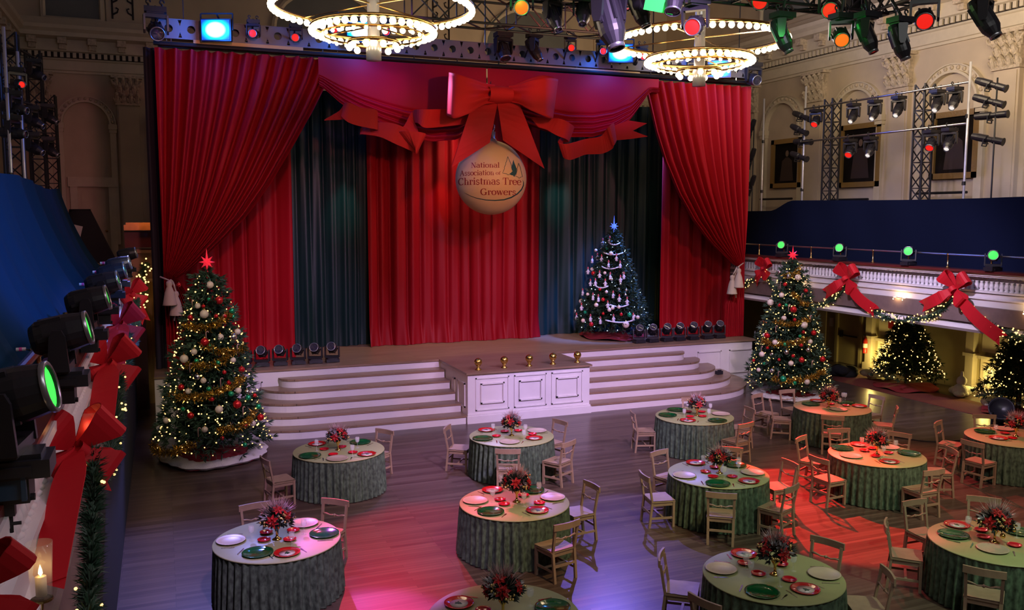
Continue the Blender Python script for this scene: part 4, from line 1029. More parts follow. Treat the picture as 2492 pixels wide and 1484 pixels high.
garland('evergreen swag on the right balcony between the two long bows','warm lights on the swag between the two long bows',swagpts(Vector(RBOW[1])+dz,Vector(RBOW[2])+dz,.80),.13,110)
garland('evergreen swag on the right balcony at the right picture edge','warm lights on the swag at the right picture edge',swagpts(Vector(RBOW[2])+dz,Vector(RBOW[3])+dz,.78),.14,90)
# wall sconces on the right balcony front
G_globe=glow('warm_globe',(1,.72,.36),9,True)
for i,(y,w) in enumerate(((20.75,'beside the right tree'),(16.9,'between the two long bows'),(13.25,'at the right picture edge'))):
    s=thing('twin_sconce','brass twin lamp on the right balcony front, '+w,'lamp',(17.43,y,2.86),0,'balcony lamps')
    mk('bracket',MB().box((.0,0,0),(.04,.3,.05)).tube([(0,-.15,0),(-.07,-.15,.0),(-.08,-.15,.05)],.015,6).tube([(0,.15,0),(-.07,.15,.0),(-.08,.15,.05)],.015,6),M_brass,s)
    for sg in(-1,1): mk('globe_bulb',MB().ball((-.08,sg*.15,.10),.055,10,7),G_globe,s,True)
    lamp('sconce_light','POINT',(17.25,y,3.02),(1,.62,.25),7,size=.06)
# left balcony: bows follow the rail away from the viewer
LX=-.6
bows=[((180,1090),'red ribbon bow with a long tail on the left balcony nearest the viewer',.60,[(Vector((-.07,-1.2,-.45)),Vector((.97,0,.25)),.20),(.12,-.45,.3,.1)]),
      ((258,885),'second red ribbon bow from the viewer on the left balcony',.66,[(Vector((-.02,-1.3,-.42)),Vector((.97,0,.25)),.25)]),
      ((288,790),'third red ribbon bow from the viewer on the left balcony',.66,[(Vector((-.02,-1.2,-.35)),Vector((.97,0,.25)),.26)]),
      ((315,715),'farthest red ribbon bow on the left balcony near the stage',.62,[(-.1,-1.0,.34,.3),(.35,-.8,.3,.1)])]
LBOW=[]
for (px,lab,s,tl) in bows:
    p=at_x(*px,LX); LBOW.append(p); balcony_bow(p,lab,(.55,-.83,0),(.83,.55,0),s,tl,1.45)
p=Vector((-.42,1.95,4.06))
t=balcony_bow(at_x(-75,1440,-.56),'dark red ribbon bow loop in the lower left picture corner',(.55,-.83,0),(.83,.55,0),.34,[(-.1,-.6,.3)])
def lg(y0,z0,y1,z1,low,lab,lt,nb,rad=.085): garland(lab,lt,swagpts((LX+.10,y0,z0),(LX+.12,y1,z1),low),rad,nb,190,.011,.006,8)
lg(2.3,3.45,LBOW[0].y,LBOW[0].z-.05,.95,'evergreen garland hanging below the nearest left bow','warm lights on the garland below the nearest left bow',26)
lg(LBOW[0].y,LBOW[0].z-.1,LBOW[1].y,LBOW[1].z-.1,.42,'evergreen swag between the first and second left bows','warm lights on the swag between the first two left bows',44)
lg(LBOW[1].y,LBOW[1].z-.1,LBOW[2].y,LBOW[2].z-.1,.36,'evergreen swag between the second and third left bows','warm lights on the swag after the second left bow',30)
lg(LBOW[2].y,LBOW[2].z-.1,LBOW[3].y,LBOW[3].z-.1,.45,'evergreen swag between the third and farthest left bows','warm lights on the swag before the farthest left bow',30)
garland('evergreen garland curving down the end of the left balcony','warm lights on the garland at the left balcony end',[at_y(x,y,25.15) for x,y in((362,640),(345,665),(348,700),(342,735),(330,752))],.16,60,50,.024)
# hurricane candle lamps on the left balcony
M_glass=mat('clear_glass',(.9,.88,.85),.04,alpha=.10,spec=.9); G_flame=glow('candle_flame',(1,.62,.22),14,True); M_wax=mat('ivory_wax',(.75,.62,.42),.5)
def candle(px,s,lab):
    p=at_x(*px,-.5); t=thing('glass_candle_lamp',lab,'candle lamp',p)
    b=MB(); n=20
    pr=[(.052,-.16),(.056,-.15),(.062,0),(.072,.17),(.069,.17),(.058,0),(.05,-.145),(.0,-.145)]
    b.lathe([(r*s,z*s) for r,z in pr],n); mk('glass',b,M_glass,t,True)
    mk('candle',MB().lathe([(.03*s,-.143*s),(.03*s,-.03*s),(.0,-.03*s)],12),M_wax,t,True)
    mk('flame',MB().lathe([(.0,-.03*s),(.012*s,-.012*s),(.009*s,.01*s),(.0,.04*s)],8),G_flame,t,True)
    b=MB(); b.tube([(0,0,-.165*s),(0,0,-.24*s),(-.16*s,0,-.25*s)],.012*s,6); b.lathe([(.06*s,-.172*s),(.06*s,-.16*s)],14); mk('bracket',b,M_brass,t)
    lamp('candle_light','POINT',p+Vector((0,0,.03*s)),(1,.6,.22),.6*s*s*s,size=.02)
candle((98,1390),.70,'lit candle in fluted glass on the left balcony nearest the viewer')
candle((219,1042),.66,'lit candle in glass behind the nearest left bow')
# ================================================================ chairs
M_chair=mat('beige_painted_wood',(.31,.21,.14),.5,var=.10,scale=9)
def first_chair(label):
    t=thing('wooden_chair',label,'chair',(0,0,0),0,'wooden dining chairs around the tables')
    b=MB()
    def seat(u,v):  # slightly saddled seat top
        return Vector((-.22+.44*u+(.012 if v<.5 else -.0)*(1-2*u),-.20+.40*v,.452-.008*math.sin(PI*u)*math.sin(PI*v)))
    b.grid(seat,6,6); b.box((0,0,.43),(.435,.40,.022)); mk('seat',b,M_chair,t)
    b=MB(); b.box((0,.175,.39),(.36,.022,.06)); b.box((0,-.175,.39),(.36,.022,.06)); b.box((-.19,0,.39),(.022,.34,.06)); b.box((.19,0,.39),(.022,.34,.06)); mk('seat_frame',b,M_chair,t)
    for sg in(-1,1):
        b=MB(); b.bar((sg*.195,.178,0),(sg*.195,.178,.42),.038); mk('leg',b,M_chair,t)
        b=MB(); b.bar((sg*.188,-.235,0),(sg*.192,-.19,.43),.038,.036,(0,1,0)); b.bar((sg*.192,-.19,.42),(sg*.20,-.255,.80),.036,.030,(0,1,0)); mk('leg',b,M_chair,t)
        b=MB(); b.bar((sg*.19,-.215,.155),(sg*.195,.178,.155),.02,.034); mk('stretcher',b,M_chair,t)
    b=MB(); b.bar((-.19,0,.16),(.19,0,.16),.034,.02); mk('stretcher',b,M_chair,t)
    b=MB(); b.bar((-.185,-.22,.235),(.185,-.22,.235),.02,.035); mk('stretcher',b,M_chair,t)
    def rail(u,v):
        a=2*PI*v; x=-.235+.47*u; cz=.815+.0*u; y=-.262-.028*math.sin(PI*u)
        sx,sz=(.013,.045); c,s_=math.cos(a),math.sin(a); q=max(abs(c),abs(s_)); return Vector((x,y+sx*c/q,cz+sz*s_/q))
    b=MB(); b.grid(rail,10,8); n=len(b.v); b.box((-.2345,-.262,.815),(.001,.026,.09)); b.box((.2345,-.262,.815),(.001,.026,.09)); mk('top_rail',b,M_chair,t)
    b=MB()
    for sg in(-1,1): b.tube([(sg*.19,-.225,.645),(sg*.13,-.228,.640),(sg*.07,-.232,.622),(0,-.235,.632)],[.016,.014,.010,.013],6)
    b.ball((0,-.235,.628),.022,8,6); mk('cross_rail',b,M_chair,t,True)
    return t
M_top=mat('sage_satin',(.31,.33,.15),.45,sheen=.2,var=.04,scale=6)
M_skirt=mat('crushed_green_velvet',(.070,.108,.070),.6,sheen=.2,var=.65,scale=22,stretch=(1,1,.55))
TABLES=[ # name, picture centre of the top
 ('leftmost table of the back row',(825,1095)),('back-row table facing the apron box',(1245,1060)),('leftmost table of the middle row',(675,1312)),
 ('second table of the middle row',(1252,1222)),('front table cut by the bottom edge',(1226,1497)),('back-row table facing the right steps',(1690,1012)),
 ('third table of the middle row',(1748,1152)),('back-row table beside the right tree',(2025,991)),('fourth table of the middle row',(2133,1106)),
 ('table cut by the right edge',(2462,1063)),('front table right of the centre',(1881,1399)),('green topped table at lower right',(2424,1319))]
TR_=.83; TZ=.76
TC=[]
for i,(nm,px) in enumerate(TABLES): TC.append(at_z(*px,TZ))
def skirt_mesh(seed):
    r=random.Random(seed); n=46; ph=r.uniform(0,6)
    def fn(u,v):
        a=2*PI*u; w=math.sin(n*a+.8*math.sin(3*a+ph)+.25*math.sin(v*4+7*a)); am=.008+.040*v**.6
        R=TR_-.010+.022*v+am*w*(.8+.3*math.sin(5*a+ph)); return Vector((R*math.cos(a),R*math.sin(a),(TZ-.012)*(1-v)+.012+.008*w*v))
    return mesh_of('pleated_skirt',MB().grid(fn,300,10,True),M_skirt,True)
SKM=[skirt_mesh(k) for k in range(4)]
tb=MB(); tb.lathe([(0,-.004),(TR_-.01,-.004),(TR_+.004,-.012),(TR_+.004,-.004),(TR_-.004,.003),(0,.003)],64,(0,0,TZ),cap=False); TOPM=mesh_of('table_cover',tb,M_top,True)
TT=[]
for i,(nm,px) in enumerate(TABLES):
    t=thing('round_table','round table in dark green pleated skirt: '+nm,'table',(TC[i].x,TC[i].y,0),random.uniform(0,6),'round skirted dining tables'); TT.append(t)
    put('table_cover',TOPM,t); put('pleated_skirt',SKM[i%4],t)
# chairs: (table, picture position of the middle of the top rail, where it stands)
CH=[(0,643,1122,'left side'),(0,932,1051,'right side'),(2,622,1231,'far left'),(2,818,1221,'far right'),
 (1,1098,1043,'left side'),(1,1237,1094,'near side'),(1,1357,1028,'far right'),(1,1374,1077,'near right'),
 (3,1443,1182,'right side'),(3,1352,1265,'near right'),
 (5,1551,1006,'left side'),(5,1683,972,'far side'),(5,1822,997,'right side'),(5,1812,1033,'near right'),
 (7,1914,952,'far left'),(7,1911,980,'left side'),(7,2027,1004,'near side'),(7,2134,966,'far right'),(7,2164,994,'right side'),
 (8,2041,1047,'far left'),(8,1946,1068,'left side'),(8,2012,1115,'near left'),(8,2187,1057,'far right'),(8,2247,1140,'near right'),(8,2319,1097,'right side'),
 (9,2300,1034,'left side'),(9,2396,1013,'far side'),(9,2398,1072,'near left'),
 (6,1603,1101,'far left'),(6,1586,1158,'left side'),(6,1758,1202,'near side'),(6,1926,1128,'far right'),(6,1917,1186,'near right'),(6,1779,1093,'far side'),
 (10,1664,1362,'left side'),(10,1757,1448,'near left'),(10,1995,1330,'far right'),(10,2108,1397,'right side'),
 (11,2393,1215,'far side'),(11,2225,1222,'far left'),(11,2193,1283,'left side'),(11,2400,1370,'near side')]
proto=None
PLACED=[]
for (ti,x,y,w) in CH:
    P=at_z(x,y,.815); c=TC[ti]; d=Vector((c.x-P.x,c.y-P.y)); dist=d.length; d.normalize()
    o2=Vector((P.x,P.y))+d*.285
    # keep the back and rear legs clear of the skirt
    back=max(dist-.285,1.08); o2=Vector((c.x,c.y))-d*back
    rz=math.atan2(-d.x,d.y)+random.uniform(-.08,.08)
    lab='beige wooden chair, %s of the %s'%(w,TABLES[ti][0])
    if proto is None: proto=first_chair(lab); proto.location=(o2.x,o2.y,0); proto.rotation_euler=(0,0,rz)
    else: dup(proto,lab,(o2.x,o2.y,0),rz)
P=at_z(1844,963,.815); dup(proto,'beige wooden chair standing alone beside the skirt of the right tree',(P.x+.06,P.y-.26,0),PI+.35)
# ================================================================ table settings
M_red=mat('red_glass_plate',(.55,.008,.02),.12,coat=.6,spec=.7); M_redm=mat('red_lacquer',(.50,.012,.012),.15,coat=.6); M_grn=mat('green_lacquer',(.004,.085,.022),.12,coat=.7)
M_bge=mat('pale_gold_charger',(.52,.42,.32),.4,metal=.15); M_china=mat('white_china',(.72,.68,.68),.2,coat=.4); M_motif=mat('fir_motif',(.03,.09,.05),.4)
M_wine=mat('wine_glass',(.9,.92,.95),.03,alpha=.20,spec=1.0); M_cut=mat('cutlery_steel',(.8,.78,.75),.14,1)
def plate(R,rim): return [(0,0),(R*.62,0),(R*.66,.004),(R*.9,.016),(R,.02),(R*.995,.026),(R*.9,.022),(R*.66,.012),(R*.62,.009),(0,.008)]
PM={'W':mesh_of('charger',MB().lathe(plate(.195,0),40,cap=False),M_bge,True),'G':mesh_of('charger',MB().lathe(plate(.20,0),40,cap=False),M_grn,True),
    'R':mesh_of('charger',MB().lathe(plate(.168,0),40,cap=False),M_redm,True),'s':mesh_of('small_plate',MB().lathe(plate(.088,0),24,cap=False),M_red,True)}
CEN=mesh_of('white_centre',MB().lathe([(.0,.0),(.10,.0),(.102,.002),(.0,.0025)],28,(0,0,.0095),cap=False),M_china,True)
q=MB(); q.poly([(-.045,-.035,.0125),(-.01,-.035,.0125),(-.01,-.05,.0125),(.01,-.05,.0125),(.01,-.035,.0125),(.045,-.035,.0125),(.02,0,.0125),(.03,0,.0125),(0,.045,.0125),(-.03,0,.0125),(-.02,0,.0125)],.0008,(0,0,1)); MOT=mesh_of('tree_motif',q,M_motif)
g=MB(); g.lathe([(.036,.0),(.036,.003),(.006,.008),(.004,.02),(.004,.095),(.008,.10),(.030,.115),(.040,.145),(.037,.205),(.0355,.205),(.038,.145),(.028,.118),(.0,.108)],16,cap=False); GLM=mesh_of('wine_glass',g,M_wine,True)
f=MB(); f.box((0,-.03,.003),(.011,.10,.003)); f.box((0,.035,.003),(.022,.035,.003)); [f.box((x,.07,.003),(.004,.04,.003)) for x in(-.009,-.003,.003,.009)]; FKM=mesh_of('fork',f,M_cut)
f=MB(); f.box((0,-.05,.004),(.012,.09,.005)); f.poly([(-.008,-.005,.003),(.008,-.005,.003),(.011,.05,.003),(.004,.11,.003),(-.008,.11,.003)],.002,(0,0,1)); KNM=mesh_of('knife',f,M_cut)
CHG={0:[('R',772,1080),('G',877,1076),('G',742,1112),('W',820,1120),('R',893,1105)],
 1:[('R',1182,1046),('W',1307,1048),('G',1174,1067),('W',1240,1075),('R',1300,1066)],
 2:[('W',562,1315),('G',627,1345),('R',691,1345),('G',789,1298),('W',752,1267)],
 3:[('R',1190,1188),('W',1157,1218),('G',1194,1245),('R',1308,1242),('W',1354,1209),('G',1302,1187)],
 4:[('R',1117,1468),('G',1345,1478)],
 5:[('G',1642,996),('G',1625,1010),('R',1674,1023),('G',1749,1024),('W',1758,1007)],
 6:[('R',1688,1124),('W',1663,1157),('G',1747,1179),('R',1823,1171),('W',1832,1150),('G',1790,1130)],
 7:[('R',1966,966),('G',1973,983),('W',2028,991),('R',2092,988),('G',2082,977)],
 8:[('R',2085,1078),('G',2048,1090),('W',2071,1109),('R',2165,1123),('G',2213,1103),('W',2168,1085)],
 9:[('G',2397,1050),('W',2440,1040),('R',2430,1066)],
 10:[('R',1803,1343),('W',1755,1384),('G',1855,1441),('R',1960,1434),('W',2007,1397)],
 11:[('R',2314,1271),('G',2320,1301),('W',2416,1336),('G',2490,1290)]}
SMALL={0:[(789,1094),(811,1107),(859,1102),(831,1089)],1:[(1208,1062),(1261,1049),(1228,1051),(1296,1057)],2:[(648,1297),(644,1315),(705,1314),(726,1284)],
 3:[(1217,1217),(1227,1228),(1313,1225),(1278,1204)],4:[(1176,1487)],5:[(1670,1002),(1682,1014),(1710,1014),(1708,1003)],6:[(1717,1149),(1735,1161),(1782,1161),(1739,1138)],
 7:[(2022,984),(2059,987),(2051,977),(2012,974)],8:[(2103,1097),(2132,1108),(2162,1103),(2122,1092)],9:[(2445,1055),(2458,1066)],10:[(1812,1372),(1879,1398),(1921,1412),(1901,1374)],11:[(2388,1291),(2396,1309),(2469,1328)]}
GLS={0:[(777,1096),(870,1090),(858,1110),(800,1084)],1:[(1200,1056),(1286,1058),(1275,1072),(1225,1045)],2:[(612,1316),(740,1300),(640,1285),(704,1340)],3:[(1199,1223),(1275,1232),(1312,1203),(1216,1187)],4:[(1290,1475)],
 5:[(1660,1000),(1665,1018),(1730,1005),(1725,1018)],6:[(1711,1137),(1762,1165),(1803,1152),(1795,1140)],7:[(2043,990),(2074,970),(1997,985),(2060,972)],8:[(2095,1088),(2150,1112),(2180,1098),(2110,1103)],9:[(2420,1058),(2466,1042)],10:[(1815,1387),(1829,1404),(1898,1427),(1930,1390)],11:[(2425,1303),(2476,1305),(2350,1290)]}
KIND={'R':'red rimmed charger with fir motif','G':'dark green charger','W':'pale gold charger'}
def where(x,y,c):
    dx,dy=x-c[0],(y-c[1])*2.4; s=('far' if dy<-28 else 'near' if dy>28 else ''); h=('left' if dx<-16 else 'right' if dx>16 else '')
    return (s+' '+h).strip() or 'middle'
SHORT=['leftmost back-row table','table facing the apron box','leftmost middle-row table','second middle-row table','table at the bottom edge','table facing the right steps','third middle-row table','table beside the right tree','fourth middle-row table','table at the right edge','front table right of centre','green lower right table']
USED={}
TAKEN=[]
def clear(p,r):
    x,y=p.x,p.y
    for _ in range(60):
        moved=False
        for (a,b,q) in TAKEN:
            d=math.hypot(x-a,y-b); m=r+q+.006
            if d<m:
                if d<1e-5: x+=.01; d=.01
                x=a+(x-a)*(m+.004)/d; y=b+(y-b)*(m+.004)/d; moved=True
        d=math.hypot(x-c.x,y-c.y); lim=TR_-r-.008
        if d>lim: x=c.x+(x-c.x)*lim/d; y=c.y+(y-c.y)*lim/d
        if not moved: break
    TAKEN.append((x,y,r)); return Vector((x,y,p.z if len(p)>2 else 0))
def uniq(lab):
    n=USED.get(lab,0); USED[lab]=n+1
    return lab if n==0 else lab.replace(',',' (%s),'%ORD[n],1)
for ti in range(12):
    c=TC[ti]; pc=TABLES[ti][1]; TAKEN=[(c.x,c.y,.075)]
    for (k,x,y) in CHG[ti]:
        p=at_z(x,y,TZ+.012); v=Vector((p.x-c.x,p.y-c.y)); lim=TR_-(.21 if k!='R' else .18)
        if v.length>lim: v=v.normalized()*lim
        rr={'W':.195,'G':.20,'R':.168}[k]
        q_=clear(Vector((c.x+v.x,c.y+v.y)),rr); v=Vector((q_.x-c.x,q_.y-c.y))
        rz=math.atan2(v.x,-v.y); w=where(x,y,pc)
        o=put('charger',PM[k],None,(c.x+v.x,c.y+v.y,TZ+.0035),(0,0,rz)); tag(o,uniq('%s, %s on the %s'%(KIND[k],w,SHORT[ti])),'plate','charger plates on the tables')
        if k=='R': put('white_centre',CEN,o); put('tree_motif',MOT,o)
        perp=Vector((-v.y,v.x)).normalized(); nm={'R':'red','G':'green','W':'pale gold'}[k]
        out=-v.normalized()
        for sg,me,n2 in((1,FKM,'fork'),(-1,KNM,'knife')):
            q=v+perp*sg*(.245 if k!='R' else .215)
            if q.length>TR_-.03: q=q*((TR_-.04)/q.length)
            o=put(n2,me,None,(c.x+q.x,c.y+q.y,TZ+.0035),(0,0,math.atan2(-out.x,out.y)+random.uniform(-.25,.25))); tag(o,uniq('steel %s by the %s charger, %s on the %s'%(n2,nm,w,SHORT[ti])),n2,'cutlery on the tables')
    for (x,y) in SMALL[ti]:
        p=clear(at_z(x,y,TZ+.005),.088); o=put('small_plate',PM['s'],None,(p.x,p.y,TZ+.0035)); tag(o,uniq('small red glass plate, %s on the %s'%(where(x,y,pc),SHORT[ti])),'plate','small red plates on the tables')
    for (x,y) in GLS[ti]:
        p=clear(at_z(x,y,TZ),.042); o=put('wine_glass',GLM,None,(p.x,p.y,TZ+.0035)); tag(o,uniq('clear stemmed wine glass, %s on the %s'%(where(x,y,pc),SHORT[ti])),'glass','wine glasses on the tables')
# ================================================================ floral centrepieces
M_petal=mat('poinsettia_red',(.45,.008,.012),.6,var=.3,scale=9); M_leafd=mat('dark_leaves',(.028,.035,.028),.6,var=.4,scale=12); M_twig=mat('pinkish_twigs',(.42,.27,.27),.5,var=.3,scale=20); M_berry=mat('gold_berries',(.72,.50,.20),.25,.7); M_silver=mat('silver_sprig',(.5,.47,.52),.45,.3)
def first_flower(label,loc):
    global rng
    rng=np.random.default_rng(99); t=thing('floral_centrepiece',label,'floral centrepiece',loc,0,'floral centrepieces on the tables'); r=random.Random(8)
    mk('vase',MB().lathe([(.055,0),(.06,.006),(.03,.02),(.014,.04),(.014,.10),(.04,.14),(.062,.19),(.055,.19),(.0,.15)],14),M_gold,t,True)
    P=[];Dd=[]
    for i in range(150):
        a=r.uniform(0,2*PI); e=r.uniform(-.5,1.3); d=np.array([math.cos(a)*math.cos(e),math.sin(a)*math.cos(e),math.sin(e)]); P.append(d*r.uniform(.05,.15)*np.array([1.1,1.1,.8])+np.array([0,0,.25])); Dd.append(d)
    stuff(mk('foliage',tufts(MB(),P,Dd,.085,5,.014,.8),M_leafd,t))
    P=[];Dd=[]
    for i in range(46):
        a=r.uniform(0,2*PI); e=r.uniform(.35,1.45); d=np.array([math.cos(a)*math.cos(e),math.sin(a)*math.cos(e),math.sin(e)]); P.append(d*.09+np.array([0,0,.26])); Dd.append(d)
    stuff(mk('twigs',tufts(MB(),P,Dd,.20,4,.0035,.5),M_twig,t))
    P=[];Dd=[]
    for i in range(16):
        a=r.uniform(0,2*PI); e=r.uniform(.1,1.1); d=np.array([math.cos(a)*math.cos(e),math.sin(a)*math.cos(e),math.sin(e)]); P.append(d*.13+np.array([0,0,.26])); Dd.append(d)
    stuff(mk('silver_leaves',tufts(MB(),P,Dd,.10,4,.013,.7),M_silver,t))
    for (a,e,s) in((.4,.35,.085),(1.7,.15,.09),(2.9,.4,.085),(4.2,.2,.09),(5.4,.35,.085),(2.2,1.0,.08),(5.0,1.05,.08)):
        d=Vector((math.cos(a)*math.cos(e),math.sin(a)*math.cos(e),math.sin(e))); c=d*.165+Vector((0,0,.25)); u=d.orthogonal().normalized(); w=d.cross(u); b=MB()
        for ring,(n,L,lift) in enumerate(((7,1,.10),(5,.65,.35))):
            for k in range(n):
                x=2*PI*k/n+ring*.4; q=u*math.cos(x)+w*math.sin(x); sd=q.cross(d); tip=c+q*s*L+d*s*lift*.5; m=c+q*s*L*.55+d*s*lift
                b.add([c,m+sd*s*.24*L,tip,m-sd*s*.24*L],[(0,1,2,3)])
        mk('poinsettia',b,M_petal,t)
    for (a,e) in((1.1,.0),(3.5,-.05),(5.9,.05),(4.75,.35),(2.4,.45)):
        d=Vector((math.cos(a)*math.cos(e),math.sin(a)*math.cos(e),math.sin(e))); c=d*.185+Vector((0,0,.25)); b=MB()
        for k in range(9): b.ball(c+Vector((r.gauss(0,.022),r.gauss(0,.022),r.gauss(0,.022))),.0145,6,5)
        mk('berry_cluster',b,M_berry,t,True)
    return t
FL=[(822,1066),(1245,1036),(673,1268),(1258,1180),(1224,1458),(1697,985),(1752,1116),(2017,953),(2135,1072),(2475,1030),(1888,1338),(2422,1275)]
fp=None
for ti,(x,y) in enumerate(FL):
    c=TC[ti]; q=at_y(x,y,c.y); v=Vector((q.x-c.x)) if False else None
    lab='red floral centrepiece in gold vase on the %s'%SHORT[ti]
    loc=(c.x+(q.x-c.x)*.9,c.y,TZ+.0035)
    if fp is None: fp=first_flower(lab,loc)
    else: dup(fp,lab,loc,ti*1.3,None,1.12 if ti in(10,11,4,3,2) else 1.0)
bm=mesh_of('bauble',MB().ball((0,0,0),.035,10,7),M_gold,True)
for k,(dx,dz) in enumerate(((-.10,.16),(-.05,.25),(.09,.22))):
    o=put('gold_bauble',bm,None,(TC[11].x+dx,TC[11].y-.17,TZ+dz)); tag(o,'gold bauble tucked into the lower right centrepiece, %s from the left'%ORD[k],'ornament','gold baubles in the lower right centrepiece')
# ================================================================ moving heads, trusses, chandeliers, drapes
G_green=glow('green_lens',(.06,1,.10),1.1); G_redl=glow('red_lens',(1,.02,.012),.85); G_orange=glow('orange_lens',(1,.13,.01),1.3); G_white=glow('white_lens',(1,.92,.85),.9)
M_lens=mat('dark_lens',(.03,.03,.05),.06,spec=1,coat=1); M_ring=mat('lens_ring',(.30,.30,.33),.3,.8)
def ring_lens(m): return m
HEADS={}; NAME_LAST=['']
def head_meshes(kind):
    if kind in HEADS: return HEADS[kind]
    b=MB(); b.box((0,0,.055),(.36,.27,.09)); b.box((0,0,.11),(.28,.21,.03)); b.box((0,-.14,.05),(.2,.02,.05)); base=mesh_of('base',b,M_bplast)
    y=MB(); y.box((0,0,.155),(.37,.13,.06))
    for sg in(-1,1): y.poly([(sg*.172,-.075,.14),(sg*.172,.075,.14),(sg*.172,.055,.40),(sg*.172,.03,.45),(sg*.172,-.03,.45),(sg*.172,-.055,.40)],.032*sg,(1,0,0))
    yoke=mesh_of('yoke',y,M_bplast)
    h=MB(); L={'wash':.20,'beam':.19,'long':.30}[kind]; R={'wash':.142,'beam':.135,'long':.13}[kind]; tp=.68 if kind=='long' else 1
    RX_=Matrix.Rotation(PI/2,3,'X')     # lathe z -> -y: the lens looks along -y
    h.lathe([(.04,-L),(R*.72,-L),(R*.9,-L*.8),(R,-L*.5),(R,L*.35),(R*.96,L*.55),(R*.88*tp,L*.9),(R*.93*tp,L),(R*.80*tp,L),(R*.78*tp,L*.93)],18,(0,0,0),RX_)
    for k in range(6):
        a=2*PI*k/6; h.box((R*1.0*math.cos(a),L*.25,R*1.0*math.sin(a)),(.03,L*.9,.03))
    body=mesh_of('head',h,M_bplast,False)
    l=MB(); l.lathe([(0,L*.965),(R*.45*tp,L*.96),(R*.79*tp,L*.93)],18,(0,0,0),RX_,cap=False); lens=mesh_of('lens',l,M_lens,True)
    q=MB(); q.lathe([(R*.80*tp,L*.93),(R*.80*tp,L*1.03),(R*.93*tp,L*1.03),(R*.93*tp,L*.9)],18,(0,0,0),RX_,cap=False); ring=mesh_of('lens_ring',q,M_ring,True)
    HEADS[kind]=(base,yoke,body,lens,ring); return HEADS[kind]
LENSES={}
def bracket(t,to,r=.022,name='bracket'):
    p=Vector(to)-Vector(t.location); sc=t.scale[0]; mk(name,MB().tube([(0,0,.02),p/sc],r/sc,6),M_black,t)
def moving_head(label,loc,aim,kind='beam',lens=None,hang_=False,s=1.0,group=None,bz=0):
    """loc: where the base sits (or is clamped, when hanging); aim: direction the lens looks"""
    base,yoke,body,lme,ring=head_meshes(kind)
    t=thing('moving_head_light',label,'stage light',loc,0,group); t.scale=(s,)*3; NAME_LAST[0]=t.name
    a=Vector(aim).normalized(); az=math.atan2(a.x,-a.y); el=math.asin(max(-1,min(1,a.z)))
    flip=-1 if hang_ else 1
    rb=(PI,0,0) if hang_ else (0,0,0)
    put('base',base,t,rot=rb); 
    e=Euler((PI if hang_ else 0,0,az)); put('yoke',yoke,t,rot=e)
    R=Matrix.Rotation(az,4,'Z')@Matrix.Rotation(-el,4,'X')
    h=put('head',body,t,(0,0,.40*flip),R.to_euler())
    if lens is not None:
        k=(kind,lens.name)
        if k not in LENSES: c=lme.copy(); c.materials[0]=lens; LENSES[k]=c
        lme=LENSES[k]
    put('lens',lme,h); put('lens_ring',ring,h)
    if hang_:
        for sg in(-1,1): put('clamp',CLAMP,t,(sg*.11,0,0))
    return t
q=MB(); q.tube([(0,0,0),(0,0,.05)],.018,6); q.tube([(.035*math.cos(a),0,.085+.035*math.sin(a)) for a in [PI*(1.5-1.6*i/8) for i in range(9)]],.014,6); CLAMP=mesh_of('clamp',q,M_black)
# left balcony rail (base on the handrail)
LH=[(22,985,'cut by the left edge'),(150,848,'second from the viewer'),(214,745,'third from the viewer'),(250,698,'fourth from the viewer'),(272,668,'fifth from the viewer'),(288,642,'sixth from the viewer'),(309,612,'farthest from the viewer')]
for i,(x,y,w) in enumerate(LH):
    p=at_x(x,y,-.66); s=.90
    moving_head('black moving head with green lens on the left rail, %s'%w,(p.x,p.y,3.93),(1,-.04 if i else -.10,.22),'wash',G_green,False,s,'moving heads on the left balcony rail'); mk('mount',MB().box((0,0,-.06),(.16,.2,.12)).tube([(-.1,-.06,-.1),(.1,-.06,-.1)],.02,6),M_black,bpy.context.scene.objects[NAME_LAST[0]])
for i,(x,w) in enumerate(((1920,'behind the right tree star'),(2062,'second from the stage'),(2230,'third from the stage'),(2437,'at the right picture edge'))):
    p=at_x(x,[590,595,605,614][i],17.62)
    moving_head('black moving head with green lens on the right rail, %s'%w,(17.38,p.y,3.83),(-1,-.75,.12),'wash',G_green,False,.88,'moving heads on the right balcony rail')
for i,x in enumerate((593,637,681,725,767,808)):
    p=at_z(x,[891,889,887,885,883,880][i],ZS)
    moving_head('black moving head at the stage front left, %s from the left'%ORD[i],(p.x,22.78,ZS),(-.35,-1,.42),'beam',None,False,.94,'moving heads at the left stage front')
for i,x in enumerate((1553,1586,1617,1647,1676,1706,1734)):
    p=at_z(x,[834,832,829,827,824,821,819][i],ZS)
    moving_head('black moving head at the stage front right, %s from the left'%ORD[i],(p.x,22.78,ZS),(-.30,-.8,.75),'beam',None,False,.92,'moving heads at the right stage front')
# ---------------------------------------------------------------- trusses
def truss(label,A,Bp,w=.34,step=.42,name='lighting_truss',m=None,box=True):
    A,Bp=Vector(A),Vector(Bp); m=m or M_black; t=thing(name,label,'truss',A); d=Bp-A; L=d.length; z=d.normalized(); u=Vector((0,0,1))
    if abs(z.z)>.9: u=Vector((0,1,0))
    x=u.cross(z).normalized(); y=z.cross(x)
    cs=[x*sx*w/2+y*sy*w/2 for sx,sy in((-1,-1),(1,-1),(1,1),(-1,1))]
    for c in cs: mk('chord',MB().tube([c,c+d],.034 if name=='truss_tower' else .026,6),m,t)
    b=MB(); n=max(2,int(L/step))
    for i in range(n):
        for k in range(4):
            a,c=cs[k],cs[(k+1)%4]
            if i%2: a,c=c,a
            b.tube([a+d*(i/n),c+d*((i+1)/n)],.018,4)
            if i%2==0: b.tube([cs[k]+d*(i/n),cs[(k+1)%4]+d*(i/n)],.016,4)
    stuff(mk('lacing',b,m,t)); return t
